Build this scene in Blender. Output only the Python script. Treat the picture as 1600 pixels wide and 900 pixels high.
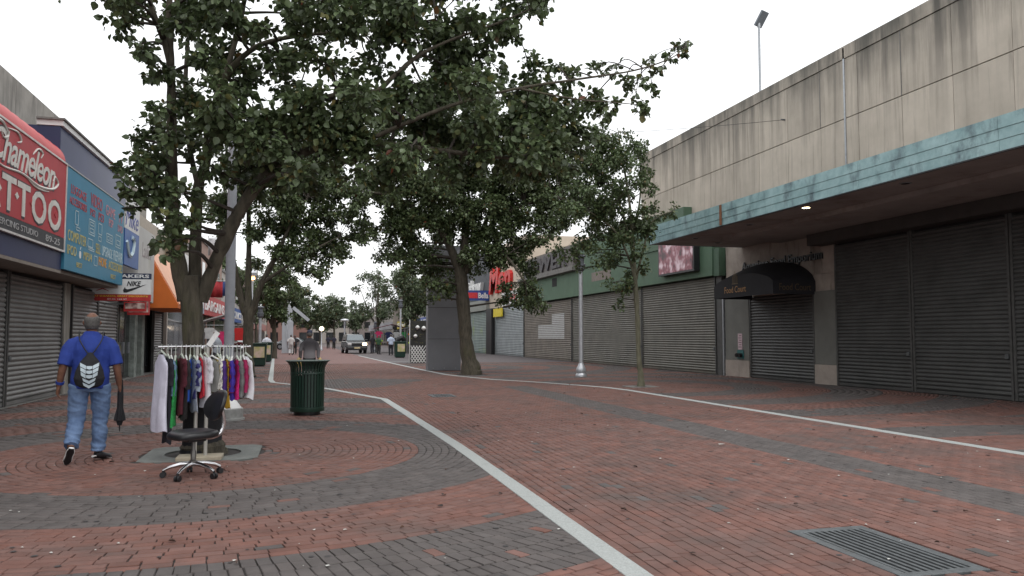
import bpy, bmesh, math, random
import numpy as np
from mathutils import Vector, Matrix
R = math.radians
scene = bpy.context.scene
col = scene.collection
for o in list(bpy.data.objects): bpy.data.objects.remove(o)

# ---------------------------------------------------------------- camera
FPX, CAMH, YAW, PITCH = 1244.0, 1.48, R(14.6147), R(3.5419)     # focal length in pixels of the 1600 px wide photograph
cam = bpy.data.objects.new('camera', bpy.data.cameras.new('camera'))
cam.data.sensor_width = 36; cam.data.lens = 36 * FPX / 1600
cam.data.clip_start = 0.1; cam.data.clip_end = 2000
cam.location = (0, 0, CAMH)
cam.rotation_euler = (math.pi/2 + PITCH, 0, -YAW)
col.objects.link(cam); scene.camera = cam

# ---------------------------------------------------------------- world, sun, exposure
world = bpy.data.worlds.new('World'); scene.world = world; world.use_nodes = True
wn = world.node_tree.nodes; wl = world.node_tree.links
bg = wn['Background']; bg.inputs['Strength'].default_value = 0.1
sky = wn.new('ShaderNodeTexSky'); sky.sky_type = 'NISHITA'; sky.sun_disc = False
sky.sun_elevation = R(62); sky.sun_rotation = R(200); sky.dust_density = 4; sky.air_density = 1.5
mx = wn.new('ShaderNodeMix'); mx.data_type = 'RGBA'; mx.inputs[0].default_value = 0.9      # thick even cloud
mx.inputs[7].default_value = (11.5, 11.6, 11.75, 1)
wl.new(sky.outputs[0], mx.inputs[6]); wl.new(mx.outputs[2], bg.inputs['Color'])
sd = bpy.data.lights.new('sun', 'SUN'); sd.energy = 0.6; sd.angle = R(25); sd.color = (1, .97, .93)
sun = bpy.data.objects.new('sun', sd); col.objects.link(sun)
sun.rotation_euler = (R(28), 0, R(20))
vs = scene.view_settings; vs.view_transform = 'Standard'; vs.look = 'None'; vs.exposure = 0.4; vs.gamma = 1; vs.use_curve_mapping = False

# ---------------------------------------------------------------- helpers: pixels of the photograph to points
_cy, _sy, _cp, _sp = math.cos(YAW), math.sin(YAW), math.cos(PITCH), math.sin(PITCH)
FW = Vector((_sy*_cp, _cy*_cp, _sp)); RT = Vector((_cy, -_sy, 0)); UP = RT.cross(FW)
CAM = Vector((0, 0, CAMH))
def ray(x, y): return FW + RT*((x-800)/FPX) - UP*((y-450)/FPX)
def ground(x, y, z=0.0): d = ray(x, y); return CAM + d*((z-CAMH)/d.z)
def atY(x, y, Y): d = ray(x, y); return CAM + d*(Y/d.y)
def atX(x, y, X): d = ray(x, y); return CAM + d*(X/d.x)
def proj(p): v = Vector(p)-CAM; w = v.dot(FW); return 800+FPX*v.dot(RT)/w, 450-FPX*v.dot(UP)/w, w

# ---------------------------------------------------------------- helpers: objects
def link(o, parent=None):
    col.objects.link(o)
    if parent is not None: o.parent = parent
    return o
def tag(o, label=None, cat=None, group=None, kind=None):
    if label: o['label'] = label
    if cat: o['category'] = cat
    if group: o['group'] = group
    if kind: o['kind'] = kind
    return o
def empty(name, loc=(0,0,0), rz=0, label=None, cat=None, group=None):
    o = bpy.data.objects.new(name, None); link(o); o.location = loc; o.rotation_euler = (0,0,rz)
    return tag(o, label, cat, group)
def catmull(pts, n=6):
    P = [np.array(p, float) for p in pts]; out = []
    for i in range(len(P)-1):
        p0 = P[max(i-1,0)]; p1 = P[i]; p2 = P[i+1]; p3 = P[min(i+2,len(P)-1)]
        for k in range(n):
            t = k/n
            out.append(.5*((2*p1)+(-p0+p2)*t+(2*p0-5*p1+4*p2-p3)*t*t+(-p0+3*p1-3*p2+p3)*t**3))
    out.append(P[-1]); return out

class MB:
    def __init__(s): s.v = []; s.f = []
    def quadbox(s, c8):
        b = len(s.v); s.v += [tuple(p) for p in c8]
        s.f += [tuple(b+i for i in q) for q in ((0,3,2,1),(4,5,6,7),(0,1,5,4),(1,2,6,5),(2,3,7,6),(3,0,4,7))]
        return s
    def box(s, x0,x1,y0,y1,z0,z1, M=None):
        c = [(x0,y0,z0),(x1,y0,z0),(x1,y1,z0),(x0,y1,z0),(x0,y0,z1),(x1,y0,z1),(x1,y1,z1),(x0,y1,z1)]
        if M is not None: c = [M @ Vector(p) for p in c]
        return s.quadbox(c)
    def bar(s, a, b, w, h=None, up=(0,0,1)):
        a = Vector(a); b = Vector(b); h = h or w
        d = (b-a).normalized(); u = Vector(up)
        if abs(d.dot(u)) > .95: u = Vector((1,0,0))
        r = d.cross(u).normalized(); u = r.cross(d)
        c = [p + r*(sx*w/2) + u*(sz*h/2) for p in (a, b) for sx, sz in ((-1,-1),(1,-1),(1,1),(-1,1))]
        return s.quadbox(c)
    def tube(s, pts, rad, n=8, cap=True, ry=None):
        pts = [Vector(p) for p in pts]; m = len(pts)
        if not hasattr(rad, '__len__'): rad = [rad]*m
        base = len(s.v); prev = None
        for i, p in enumerate(pts):
            d = (pts[min(i+1,m-1)] - pts[max(i-1,0)])
            d = d.normalized() if d.length > 1e-9 else Vector((0,0,1))
            if prev is None:
                u = Vector((1,0,0)) if abs(d.x) < .8 else Vector((0,1,0))
            else: u = prev
            u = (u - d*u.dot(d)).normalized(); w = d.cross(u); prev = u
            r = rad[i]; r2 = ry[i] if ry is not None else r
            for k in range(n):
                a = 2*math.pi*k/n
                s.v.append(tuple(p + u*(math.cos(a)*r) + w*(math.sin(a)*r2)))
        for i in range(m-1):
            for k in range(n):
                a = base+i*n+k; b = base+i*n+(k+1)%n
                s.f.append((a, b, b+n, a+n))
        if cap:
            s.f.append(tuple(base+k for k in reversed(range(n)))); s.f.append(tuple(base+(m-1)*n+k for k in range(n)))
        return s
    def lathe(s, prof, n=24, c=(0,0,0)):
        base = len(s.v); m = len(prof)
        for r, z in prof:
            for k in range(n):
                a = 2*math.pi*k/n; s.v.append((c[0]+r*math.cos(a), c[1]+r*math.sin(a), c[2]+z))
        for i in range(m-1):
            for k in range(n):
                a = base+i*n+k; b = base+i*n+(k+1)%n; s.f.append((a, b, b+n, a+n))
        s.f.append(tuple(base+k for k in reversed(range(n)))); s.f.append(tuple(base+(m-1)*n+k for k in range(n)))
        return s
    def prism(s, poly, fn, d0, d1):
        """poly: 2-D outline; fn(u, v, d) -> point; extruded from d0 to d1"""
        b = len(s.v); n = len(poly)
        s.v += [tuple(fn(u, v, d0)) for u, v in poly] + [tuple(fn(u, v, d1)) for u, v in poly]
        s.f.append(tuple(b+i for i in reversed(range(n)))); s.f.append(tuple(b+n+i for i in range(n)))
        for i in range(n): j = (i+1) % n; s.f.append((b+i, b+j, b+n+j, b+n+i))
        return s
    def sheet(s, poly, z):
        b = len(s.v); s.v += [(x, y, z) for x, y in poly]; s.f.append(tuple(range(b, b+len(poly)))); return s
    def build(s, name, m, parent=None, smooth=False, bevel=0, fix=True):
        me = bpy.data.meshes.new(name); me.from_pydata(s.v, [], s.f)
        if fix:
            bm = bmesh.new(); bm.from_mesh(me); bmesh.ops.recalc_face_normals(bm, faces=bm.faces); bm.to_mesh(me); bm.free()
        me.materials.append(m)
        if smooth:
            me.polygons.foreach_set('use_smooth', [True]*len(me.polygons))
            try: me.set_sharp_from_angle(angle=R(40))
            except Exception: pass
        o = bpy.data.objects.new(name, me); link(o, parent)
        if bevel:
            b = o.modifiers.new('bevel', 'BEVEL'); b.width = bevel; b.segments = 2; b.limit_method = 'ANGLE'
        return o
def np_mesh(name, verts, quads, m, parent=None, smooth=False):
    me = bpy.data.meshes.new(name); verts = np.asarray(verts, np.float32); quads = np.asarray(quads, np.int32)
    k = quads.shape[1]
    me.vertices.add(len(verts)); me.vertices.foreach_set('co', verts.ravel())
    me.loops.add(quads.size); me.loops.foreach_set('vertex_index', quads.ravel())
    me.polygons.add(len(quads)); me.polygons.foreach_set('loop_start', np.arange(0, quads.size, k, dtype=np.int32))
    me.polygons.foreach_set('loop_total', np.full(len(quads), k, np.int32))
    if smooth: me.polygons.foreach_set('use_smooth', np.ones(len(quads), bool))
    me.update(calc_edges=True); me.materials.append(m)
    return link(bpy.data.objects.new(name, me), parent)
from mathutils import noise as mnoise
def baked(o):
    """mesh of an object with its modifiers applied, worked out in a scratch scene so that the big scene is not evaluated each time"""
    tmp = bpy.data.scenes.new('scratch'); par = o.parent; o.parent = None
    for c in list(o.users_collection): c.objects.unlink(o)
    tmp.collection.objects.link(o); vl = tmp.view_layers[0]; vl.update(); dg = vl.depsgraph; dg.update()
    me = bpy.data.meshes.new_from_object(o.evaluated_get(dg))
    tmp.collection.objects.unlink(o); bpy.data.scenes.remove(tmp); col.objects.link(o); o.parent = par
    return me
def remeshed(mb, name, m, parent, voxel, smooth=4, fold=None):
    o = mb.build(name, m, parent)
    r = o.modifiers.new('r', 'REMESH'); r.mode = 'VOXEL'; r.voxel_size = voxel; r.use_smooth_shade = True
    if smooth:
        k = o.modifiers.new('s', 'SMOOTH'); k.factor = .5; k.iterations = smooth
    me = baked(o)
    o.modifiers.clear(); old = o.data; o.data = me; bpy.data.meshes.remove(old)
    if not me.materials: me.materials.append(m)
    if fold:                                             # cloth folds pressed into the surface: (depth, frequency in x/y, frequency in z)
        A_, fx_, fz_ = fold
        nv_ = len(me.vertices); co_ = np.zeros(nv_*3, np.float32); no_ = np.zeros(nv_*3, np.float32)
        me.vertices.foreach_get('co', co_); me.vertex_normals.foreach_get('vector', no_); co_ = co_.reshape(-1,3); no_ = no_.reshape(-1,3); h_ = np.zeros(nv_)
        for i in range(nv_):
            x_, y_, z_ = co_[i]; q_ = Vector((x_*fx_, y_*fx_, (z_+.35*x_)*fz_)); h_[i] = A_*((1-abs(mnoise.noise(q_))*2)*.7 + mnoise.noise(q_*2.3)*.5 - .3)
        me.vertices.foreach_set('co', (co_ + no_*h_[:,None]).astype(np.float32).ravel())
        me.update()
    return o

# ---------------------------------------------------------------- helpers: materials
MATS = {}
def mat(name, c, rough=.7, var=.15, scale=6, metal=0, bump=0, bscale=40, emit=0, spec=.5, dirt=None, stretch=(1,1,1), alpha=1, island=0, c2=None, coat=0, trans=0):
    if name in MATS: return MATS[name]
    m = bpy.data.materials.new(name); m.use_nodes = True; MATS[name] = m
    nt = m.node_tree; N = nt.nodes; L = nt.links; b = N['Principled BSDF']
    b.inputs['Roughness'].default_value = rough; b.inputs['Metallic'].default_value = metal
    b.inputs['Specular IOR Level'].default_value = spec; b.inputs['Coat Weight'].default_value = coat
    tc = N.new('ShaderNodeNewGeometry'); mp = N.new('ShaderNodeMapping'); mp.inputs['Scale'].default_value = stretch
    L.new(tc.outputs['Position'], mp.inputs['Vector'])
    nz = N.new('ShaderNodeTexNoise'); nz.inputs['Scale'].default_value = scale; nz.inputs['Detail'].default_value = 6; nz.inputs['Roughness'].default_value = .6
    L.new(mp.outputs[0], nz.inputs['Vector'])
    rp = N.new('ShaderNodeValToRGB'); c = np.array(c[:3]); lo = c*(1-var); hi = np.array(c2[:3]) if c2 is not None else np.clip(c*(1+var), 0, 1)
    rp.color_ramp.elements[0].position = .3; rp.color_ramp.elements[0].color = (*lo, 1)
    rp.color_ramp.elements[1].position = .7; rp.color_ramp.elements[1].color = (*hi, 1)
    L.new(nz.outputs['Fac'], rp.inputs['Fac']); out = rp.outputs['Color']
    if dirt:                                                    # (colour, scale, threshold, stretch)
        dc, ds, dt, dst = dirt
        mp2 = N.new('ShaderNodeMapping'); mp2.inputs['Scale'].default_value = dst; L.new(tc.outputs['Position'], mp2.inputs['Vector'])
        n2 = N.new('ShaderNodeTexNoise'); n2.inputs['Scale'].default_value = ds; n2.inputs['Detail'].default_value = 7; n2.inputs['Roughness'].default_value = .65; L.new(mp2.outputs[0], n2.inputs['Vector'])
        r2 = N.new('ShaderNodeValToRGB'); r2.color_ramp.elements[0].position = dt; r2.color_ramp.elements[1].position = min(dt+.18, 1); L.new(n2.outputs['Fac'], r2.inputs['Fac'])
        mm = N.new('ShaderNodeMix'); mm.data_type = 'RGBA'; L.new(r2.outputs['Color'], mm.inputs[0]); L.new(out, mm.inputs[6]); mm.inputs[7].default_value = (*dc[:3], 1); out = mm.outputs[2]
    if island:
        oi = N.new('ShaderNodeObjectInfo'); ad = N.new('ShaderNodeMath'); ad.operation = 'ADD'
        L.new(tc.outputs['Random Per Island'], ad.inputs[0]); L.new(oi.outputs['Random'], ad.inputs[1])
        fr = N.new('ShaderNodeMath'); fr.operation = 'FRACT'; L.new(ad.outputs[0], fr.inputs[0])
        mr = N.new('ShaderNodeMapRange'); mr.inputs[3].default_value = 1-island; mr.inputs[4].default_value = 1+island; L.new(fr.outputs[0], mr.inputs[0])
        hs = N.new('ShaderNodeHueSaturation'); L.new(mr.outputs[0], hs.inputs['Value']); L.new(out, hs.inputs['Color'])
        f2 = N.new('ShaderNodeMath'); f2.operation = 'MULTIPLY'; f2.inputs[1].default_value = 7.31; L.new(fr.outputs[0], f2.inputs[0])
        f3 = N.new('ShaderNodeMath'); f3.operation = 'FRACT'; L.new(f2.outputs[0], f3.inputs[0])
        m3 = N.new('ShaderNodeMapRange'); m3.inputs[3].default_value = 1-island; m3.inputs[4].default_value = 1+island*.6; L.new(f3.outputs[0], m3.inputs[0]); L.new(m3.outputs[0], hs.inputs['Saturation'])
        out = hs.outputs['Color']
    L.new(out, b.inputs['Base Color'])
    if bump:
        bn = N.new('ShaderNodeTexNoise'); bn.inputs['Scale'].default_value = bscale; bn.inputs['Detail'].default_value = 5; L.new(mp.outputs[0], bn.inputs['Vector'])
        bp = N.new('ShaderNodeBump'); bp.inputs['Strength'].default_value = bump; bp.inputs['Distance'].default_value = .02; L.new(bn.outputs['Fac'], bp.inputs['Height']); L.new(bp.outputs[0], b.inputs['Normal'])
    if emit: b.inputs['Emission Color'].default_value = (*c, 1); b.inputs['Emission Strength'].default_value = emit
    if trans:
        tr = N.new('ShaderNodeBsdfTranslucent'); L.new(out, tr.inputs['Color']); ms = N.new('ShaderNodeMixShader'); ms.inputs[0].default_value = trans
        L.new(b.outputs[0], ms.inputs[1]); L.new(tr.outputs[0], ms.inputs[2]); L.new(ms.outputs[0], N['Material Output'].inputs['Surface'])
    return m
rng = random.Random(7); nr = np.random.default_rng(7)

M_red   = mat('brick_red', (.165,.079,.062), .82, .22, 3, bump=.25, bscale=120, island=.11, dirt=((.095,.068,.06), .45, .5, (1,1,1)))
M_grey  = mat('brick_grey', (.095,.082,.078), .82, .2, 3, bump=.25, bscale=120, island=.11, dirt=((.07,.06,.06), 1.2, .6, (1,1,1)))
M_bed   = mat('joint_sand', (.035,.03,.028), .95, .3, 20)
M_gran  = mat('granite', (.36,.38,.37), .8, .25, 90, bump=.15, bscale=200, dirt=((.2,.2,.19), 3, .6, (1,1,1)))
M_conc  = mat('concrete', (.17,.165,.155), .85, .25, 8, bump=.2, bscale=80, dirt=((.09,.085,.08), 2, .55, (1,1,1)))
M_black = mat('black_plastic', (.012,.012,.014), .45, .2, 10)
M_dark  = mat('dark_void', (.02,.02,.02), .9)
M_steel = mat('galvanised', (.36,.38,.4), .42, .15, 12, metal=.6)
M_chrome= mat('chrome', (.7,.7,.72), .15, .05, 5, metal=1)
M_white = mat('white_paint', (.72,.72,.71), .6, .08, 4, dirt=((.45,.44,.4), 3, .62, (1,1,.3)))
M_bark  = mat('bark', (.078,.068,.05), .95, .45, 14, bump=.9, bscale=35, stretch=(1,1,.25), dirt=((.078,.078,.036), 2.2, .56, (1,1,.4)))
M_barkd = mat('twig_bark', (.05,.042,.034), .95, .3, 20)
M_glass = mat('dark_glass', (.012,.014,.016), .08, .1, 2, spec=.8)
M_black_cloth = mat('black_cloth', (.012,.012,.015), .85, .3, 20, bump=.2)
M_skin  = mat('skin', (.20,.095,.06), .55, .12, 25, bump=.05)

# ---------------------------------------------------------------- paving
def lerp_tab(tab, y):
    ys = [t[0] for t in tab]; xs = [t[1] for t in tab]; return np.interp(y, ys, xs)
BL = [(2,2.03),(10.6,2.06),(19.6,1.88),(20.3,1.62),(24.1,.57),(27.6,-1.05),(58.5,-2.06),(130,-4.3)]     # granite line, left of the road
BR = [(2,8.9),(21.6,8.82),(22.6,8.55),(25.4,7.5),(27.4,6.44),(31,5.5),(36.2,5.23),(46.6,4.87),(60.6,4.42),(72,4.1)]
TREES = {'near': (-1.22, 10.95), 'left': (-2.02, 31.0), 'young': (9.86, 22.4), 'right': (6.5, 31.4)}
YFAR = 46.0
ground_o = MB().sheet([(-400,-60),(400,-60),(400,900),(-400,900)], -.05).build('ground', mat('far_ground', (.13,.105,.1), .9, .2, .6), fix=False); tag(ground_o, kind='structure')
def strip_sheet(name, fl, fr, m, z, y0, y1):
    ys = np.linspace(y0, y1, 80); mb = MB(); v = []
    for y in ys: v += [(float(fl(y)), float(y), z), (float(fr(y)), float(y), z)]
    mb.v = v; mb.f = [(2*i, 2*i+1, 2*i+3, 2*i+2) for i in range(len(ys)-1)]
    return mb.build(name, m, fix=False)
fBL = lambda y: lerp_tab(BL, y); fBR = lambda y: lerp_tab(BR, y)
road = strip_sheet('road', fBL, fBR, M_bed, -.012, 2.2, YFAR); tag(road, 'red brick roadway of the pedestrian street', kind='structure')
pave_l = strip_sheet('pavement_left', lambda y: -6.3, fBL, M_bed, -.012, 2.2, YFAR); tag(pave_l, 'brick pavement with rings around the trees on the left', kind='structure')
pave_r = strip_sheet('pavement_right', fBR, lambda y: 16.3, M_bed, -.012, 2.2, YFAR); tag(pave_r, 'brick pavement with rings under the canopy on the right', kind='structure')
def brick_mat_far(name, c1, c2, cm):
    m = bpy.data.materials.new(name); m.use_nodes = True; nt = m.node_tree; N = nt.nodes; L = nt.links; b = N['Principled BSDF']; b.inputs['Roughness'].default_value = .8
    g = N.new('ShaderNodeNewGeometry'); t = N.new('ShaderNodeTexBrick'); t.inputs['Scale'].default_value = 1; t.inputs['Brick Width'].default_value = .2; t.inputs['Row Height'].default_value = .1; t.inputs['Mortar Size'].default_value = .006
    t.inputs['Color1'].default_value = (*c1,1); t.inputs['Color2'].default_value = (*c2,1); t.inputs['Mortar'].default_value = (*cm,1)
    L.new(g.outputs['Position'], t.inputs['Vector']); L.new(t.outputs['Color'], b.inputs['Base Color']); return m
MF_red = brick_mat_far('far_brick_red', (.2,.1,.085), (.16,.085,.075), (.05,.04,.04))
MF_grey = brick_mat_far('far_brick_grey', (.11,.095,.095), (.09,.075,.08), (.04,.035,.035))
fr_ = strip_sheet('road_surface', fBL, fBR, MF_red, 0, YFAR, 130); fr_.parent = road
fl_ = strip_sheet('pavement_surface', lambda y: -9, fBL, MF_grey, 0, YFAR, 130); fl_.parent = pave_l
fp_ = strip_sheet('pavement_surface', fBR, lambda y: 19, MF_grey, 0, YFAR, 130); fp_.parent = pave_r

RINGS = [2.73 + 1.3*i for i in range(14)]
def ring_idx(r): return np.searchsorted(RINGS, r)
def ring_bricks(ctr, rmax):
    out = []; edges = [.55] + RINGS
    for k in range(len(edges)-1):
        if edges[k] > rmax: break
        w = .2 if k == 3 else .1; l = .1 if k == 3 else .2
        nc = round((edges[k+1]-edges[k])/w); w = (edges[k+1]-edges[k])/nc
        for i in range(nc):
            rc = edges[k] + (i+.5)*w
            n = max(6, int(2*math.pi*rc/l)); off = rng.random()*6.28
            a = off + np.arange(n)*2*math.pi/n
            out.append(np.stack([ctr[0]+rc*np.cos(a), ctr[1]+rc*np.sin(a), a+math.pi/2, np.full(n, math.pi*rc/n), np.full(n, w/2), np.full(n, k % 2)], 1))
    return np.concatenate(out)
def road_bricks():
    out = []; xs = np.arange(-2.5, 9.0, .1)
    for i, x in enumerate(xs):
        ys = np.arange(2.4, YFAR, .2) + (i % 2)*.1 + rng.uniform(-.012, .012)
        n = len(ys); xc = x+.05
        g = ((xc > 5.78) & (xc < 6.62) & (ys < 23.5)) | ((ys > 23.6+ (xc-1)*.2) & (ys < 29.5-abs(xc-1.5)*.5) & (xc > .2) & (xc < 4.4) & (ys-24 > (xc-2.2)*2.0))
        out.append(np.stack([np.full(n, xc), ys, np.full(n, math.pi/2), np.full(n, .1), np.full(n, .05), g.astype(float)], 1))
    return np.concatenate(out)
def lay(B, parent, inside, clampx, holes, nobj, mats=(M_red, M_grey)):
    """B rows: x, y, angle, half length, half width, colour index. Lays every brick as geometry; the nearest nobj are objects of their own"""
    keep = inside(B[:,0], B[:,1])
    for hx0, hx1, hy0, hy1 in holes: keep &= ~((B[:,0] > hx0) & (B[:,0] < hx1) & (B[:,1] > hy0) & (B[:,1] < hy1))
    B = B[keep]; n = len(B)
    ck = B[:,5].astype(int); flip = nr.random(n) < .018; ck = np.where(flip, 1-ck, ck)
    gap = .003 + nr.random(n)**2*.0055
    hl = B[:,3]-gap; hw = B[:,4]-gap*.9; ang = B[:,2] + nr.normal(0, .012, n)
    zt = nr.normal(0, .0012, n).clip(-.003, .003); tx = nr.normal(0, .006, n); ty = nr.normal(0, .009, n)
    ca, sa = np.cos(ang), np.sin(ang)
    d = np.hypot(B[:,0], B[:,1])
    px = 800 + FPX*(B[:,0]*_cy - B[:,1]*_sy)/np.maximum(B[:,0]*_sy*_cp + B[:,1]*_cy*_cp - CAMH*_sp, .1)
    dep = np.maximum(B[:,0]*_sy*_cp + B[:,1]*_cy*_cp - CAMH*_sp, .1)
    py = 450 - FPX*(-CAMH*_cp - (B[:,0]*_sy+B[:,1]*_cy)*_sp)/dep
    vis = (px > 15) & (px < 1585) & (py < 885)
    lo, hi = clampx
    ex = np.abs(ca*hl)+np.abs(sa*hw)
    clear = (B[:,0]-ex > lo(B[:,1])+.05) & (B[:,0]+ex < hi(B[:,1])-.05)
    order = np.argsort(np.where(vis & clear, d, 1e9))[:nobj]
    single = np.zeros(n, bool); single[order] = True; single &= vis & clear
    # nearest bricks: one object each, sharing one mesh
    mb = MB(); t = .0
    c = .035
    prof = [(1,1,-.03),(1,1,-.004),(1-c*.6,1-c*1.2,0)]
    vv = []
    for ax, ay, z in prof: vv += [(-ax,-ay,z),(ax,-ay,z),(ax,ay,z),(-ax,ay,z)]
    mb.v = vv; mb.f = [(8,9,10,11)] + [(i*4+k, i*4+(k+1)%4, i*4+4+(k+1)%4, i*4+4+k) for i in range(2) for k in range(4)]
    protos = []
    for q in (0, 1):
        me = bpy.data.meshes.new('brick'); me.from_pydata(mb.v, [], mb.f); me.materials.append(mats[q]); protos.append(me)
    for i in np.nonzero(single)[0]:
        o = bpy.data.objects.new('brick', protos[ck[i]]); col.objects.link(o); o.parent = parent
        o.location = (B[i,0], B[i,1], zt[i]); o.rotation_euler = (tx[i], ty[i]*.5, ang[i]); o.scale = (hl[i], hw[i], 1)
    # the rest
    for q in (0, 1):
        s = (ck == q) & ~single
        for near in (True, False):
            sel = s & ((B[:,1] < 13) if near else (B[:,1] >= 13)); m_ = int(sel.sum())
            if not m_: continue
            bx, by = B[sel,0], B[sel,1]; L_, W_, c_, s_ = hl[sel], hw[sel], ca[sel], sa[sel]
            rings = [(0,-.03),(0,-.004),(.004,0)] if near else [(0,-.03),(0,0)]
            V = np.zeros((m_, 4*len(rings), 3))
            for ri, (ins, z) in enumerate(rings):
                for k, (sx, sy) in enumerate(((-1,-1),(1,-1),(1,1),(-1,1))):
                    lx, ly = sx*(L_-ins), sy*(W_-ins)
                    X = bx + lx*c_ - ly*s_; Y = by + lx*s_ + ly*c_
                    X = np.clip(X, lo(Y), hi(Y))
                    V[:, ri*4+k, 0] = X; V[:, ri*4+k, 1] = Y; V[:, ri*4+k, 2] = z + zt[sel] + lx*ty[sel]*.35 + ly*tx[sel]
            nv = 4*len(rings); t_ = nv-4
            fq = [(t_,t_+1,t_+2,t_+3)] + [(i*4+k, i*4+(k+1)%4, i*4+4+(k+1)%4, i*4+4+k) for i in range(len(rings)-1) for k in range(4)]
            F = (np.arange(m_)[:,None,None]*nv + np.array(fq)[None]).reshape(-1,4)
            tag(np_mesh(('red' if q == 0 else 'grey') + '_bricks', V.reshape(-1,3), F, mats[q], parent), kind='stuff')
GRATE = (3.60, 4.26, 4.24, 5.46)
def near_of(a, b): return lambda x, y: np.hypot(x-a[0], y-a[1]) <= np.hypot(x-b[0], y-b[1])
pit_n = (-1.22-.70, -1.22+.70, 10.95-.70, 10.95+.70)
LB = np.concatenate([(lambda B: B[near_of(TREES['near'], TREES['left'])(B[:,0], B[:,1])])(ring_bricks(TREES['near'], 14)),
                     (lambda B: B[near_of(TREES['left'], TREES['near'])(B[:,0], B[:,1])])(ring_bricks(TREES['left'], 16))])
lay(LB, pave_l, lambda x, y: (x > -6.0) & (x < fBL(y)+.06) & (y > 2.4) & (y < YFAR), (lambda y: np.full_like(y, -6.05), fBL), [pit_n, (-2.62,-1.42,30.4,31.6)], 300)
lay(road_bricks(), road, lambda x, y: (x > fBL(y)-.04) & (x < fBR(y)+.04), (fBL, fBR), [GRATE, (3.1,3.75,19.7,20.7)], 300)
T5 = (9.86, 2.0)
RB = np.concatenate([(lambda B: B[near_of(TREES['young'], T5)(B[:,0], B[:,1]) & near_of(TREES['young'], (6.6,39))(B[:,0], B[:,1])])(ring_bricks(TREES['young'], 15)),
                     (lambda B: B[near_of(T5, TREES['young'])(B[:,0], B[:,1])])(ring_bricks(T5, 13)),
                     (lambda B: B[near_of((6.6,39), TREES['young'])(B[:,0], B[:,1])])(ring_bricks((6.6,39), 14))])
lay(RB, pave_r, lambda x, y: (x > fBR(y)-.06) & (x < 15.95) & (y > 2.4) & (y < YFAR), (fBR, lambda y: np.full_like(y, 16.0)), [(9.36,10.36,21.9,22.9), (5.9,7.1,30.8,32.0)], 220)

def kerb_line(name, label, tab, y0, y1, w=.17, L=1.3):
    root = MB().box(-.01,.01,-.01,.01,-.02,-.01).build(name, M_gran); tag(root, label, kind='structure')
    pts = [(float(lerp_tab(tab, y)), float(y)) for y in np.arange(y0, y1, .2)]
    acc = [pts[0]]; dist = 0
    for a, b in zip(pts, pts[1:]):
        dist += math.hypot(b[0]-a[0], b[1]-a[1])
        if dist >= L: acc.append(b); dist = 0
    for a, b in zip(acc, acc[1:]):
        d = Vector((b[0]-a[0], b[1]-a[1], 0)); g = d.normalized()*.004; n = Vector((-d.y, d.x, 0)).normalized()*(w/2)
        A = Vector((*a,0))+g; B_ = Vector((*b,0))-g; z1 = .006 + rng.uniform(-.0015,.0015)
        c = [A-n, A+n, B_+n, B_-n]
        MB().quadbox([Vector((p.x,p.y,-.03)) for p in c] + [Vector((p.x,p.y,z1)) for p in c]).build('granite_slab', M_gran, root, bevel=.004)
kerb_line('kerb_left', 'pale granite strip between left pavement and roadway', BL, 2.6, 70)
kerb_line('kerb_right', 'pale granite strip between right pavement and roadway', BR, 2.6, 66, w=.19)
ks = MB()
for a, b in (((6.3,49),(4.75,48.6)),): ks.bar((*a,.003), (*b,.003), .16, .008)
tag(ks.build('kerb_cross', M_gran), 'short granite strip running to the lattice stand', kind='structure')
# concrete aprons at the shop fronts
ap = MB().box(-6.9,-6.0,8,46,-.03,.012).build('shop_apron', M_conc); tag(ap, kind='structure')
ap = MB().box(15.95,16.6,3,70,-.03,.010).build('shop_threshold', M_conc); tag(ap, kind='structure')

# tree pit of the near tree: concrete square with round hole
def ring_plate(cx, cy, half, rad, z0, z1, n=32):
    mb = MB(); inner = []; outer = []
    for k in range(n):
        a = 2*math.pi*(k+.5)/n; c, s = math.cos(a), math.sin(a); q = half/max(abs(c), abs(s))
        inner.append((cx+rad*c, cy+rad*s)); outer.append((cx+q*c, cy+q*s))
    for z in (z1, z0):
        mb.v += [(x,y,z) for x,y in inner] + [(x,y,z) for x,y in outer]
    for k in range(n):
        j = (k+1) % n
        mb.f += [(k, n+k, n+j, j), (2*n+k, k, j, 2*n+j), (n+k, 3*n+k, 3*n+j, n+j)]
    return mb
pit = ring_plate(*TREES['near'], .69, .46, -.04, .006).build('tree_pit_slab', mat('pit_concrete', (.15,.16,.15), .8, .2, 6, bump=.2, bscale=90, dirt=((.08,.09,.08), 2.5, .55, (1,1,1))))
tag(pit, 'grey square concrete slab with round hole around the near tree trunk', 'tree pit')
soil = MB().lathe([(.47,-.045),(.40,-.03),(.1,-.02)], 24, (*TREES['near'],0)).build('soil', mat('soil', (.03,.024,.02), .95, .4, 30, bump=.6), pit)

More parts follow.
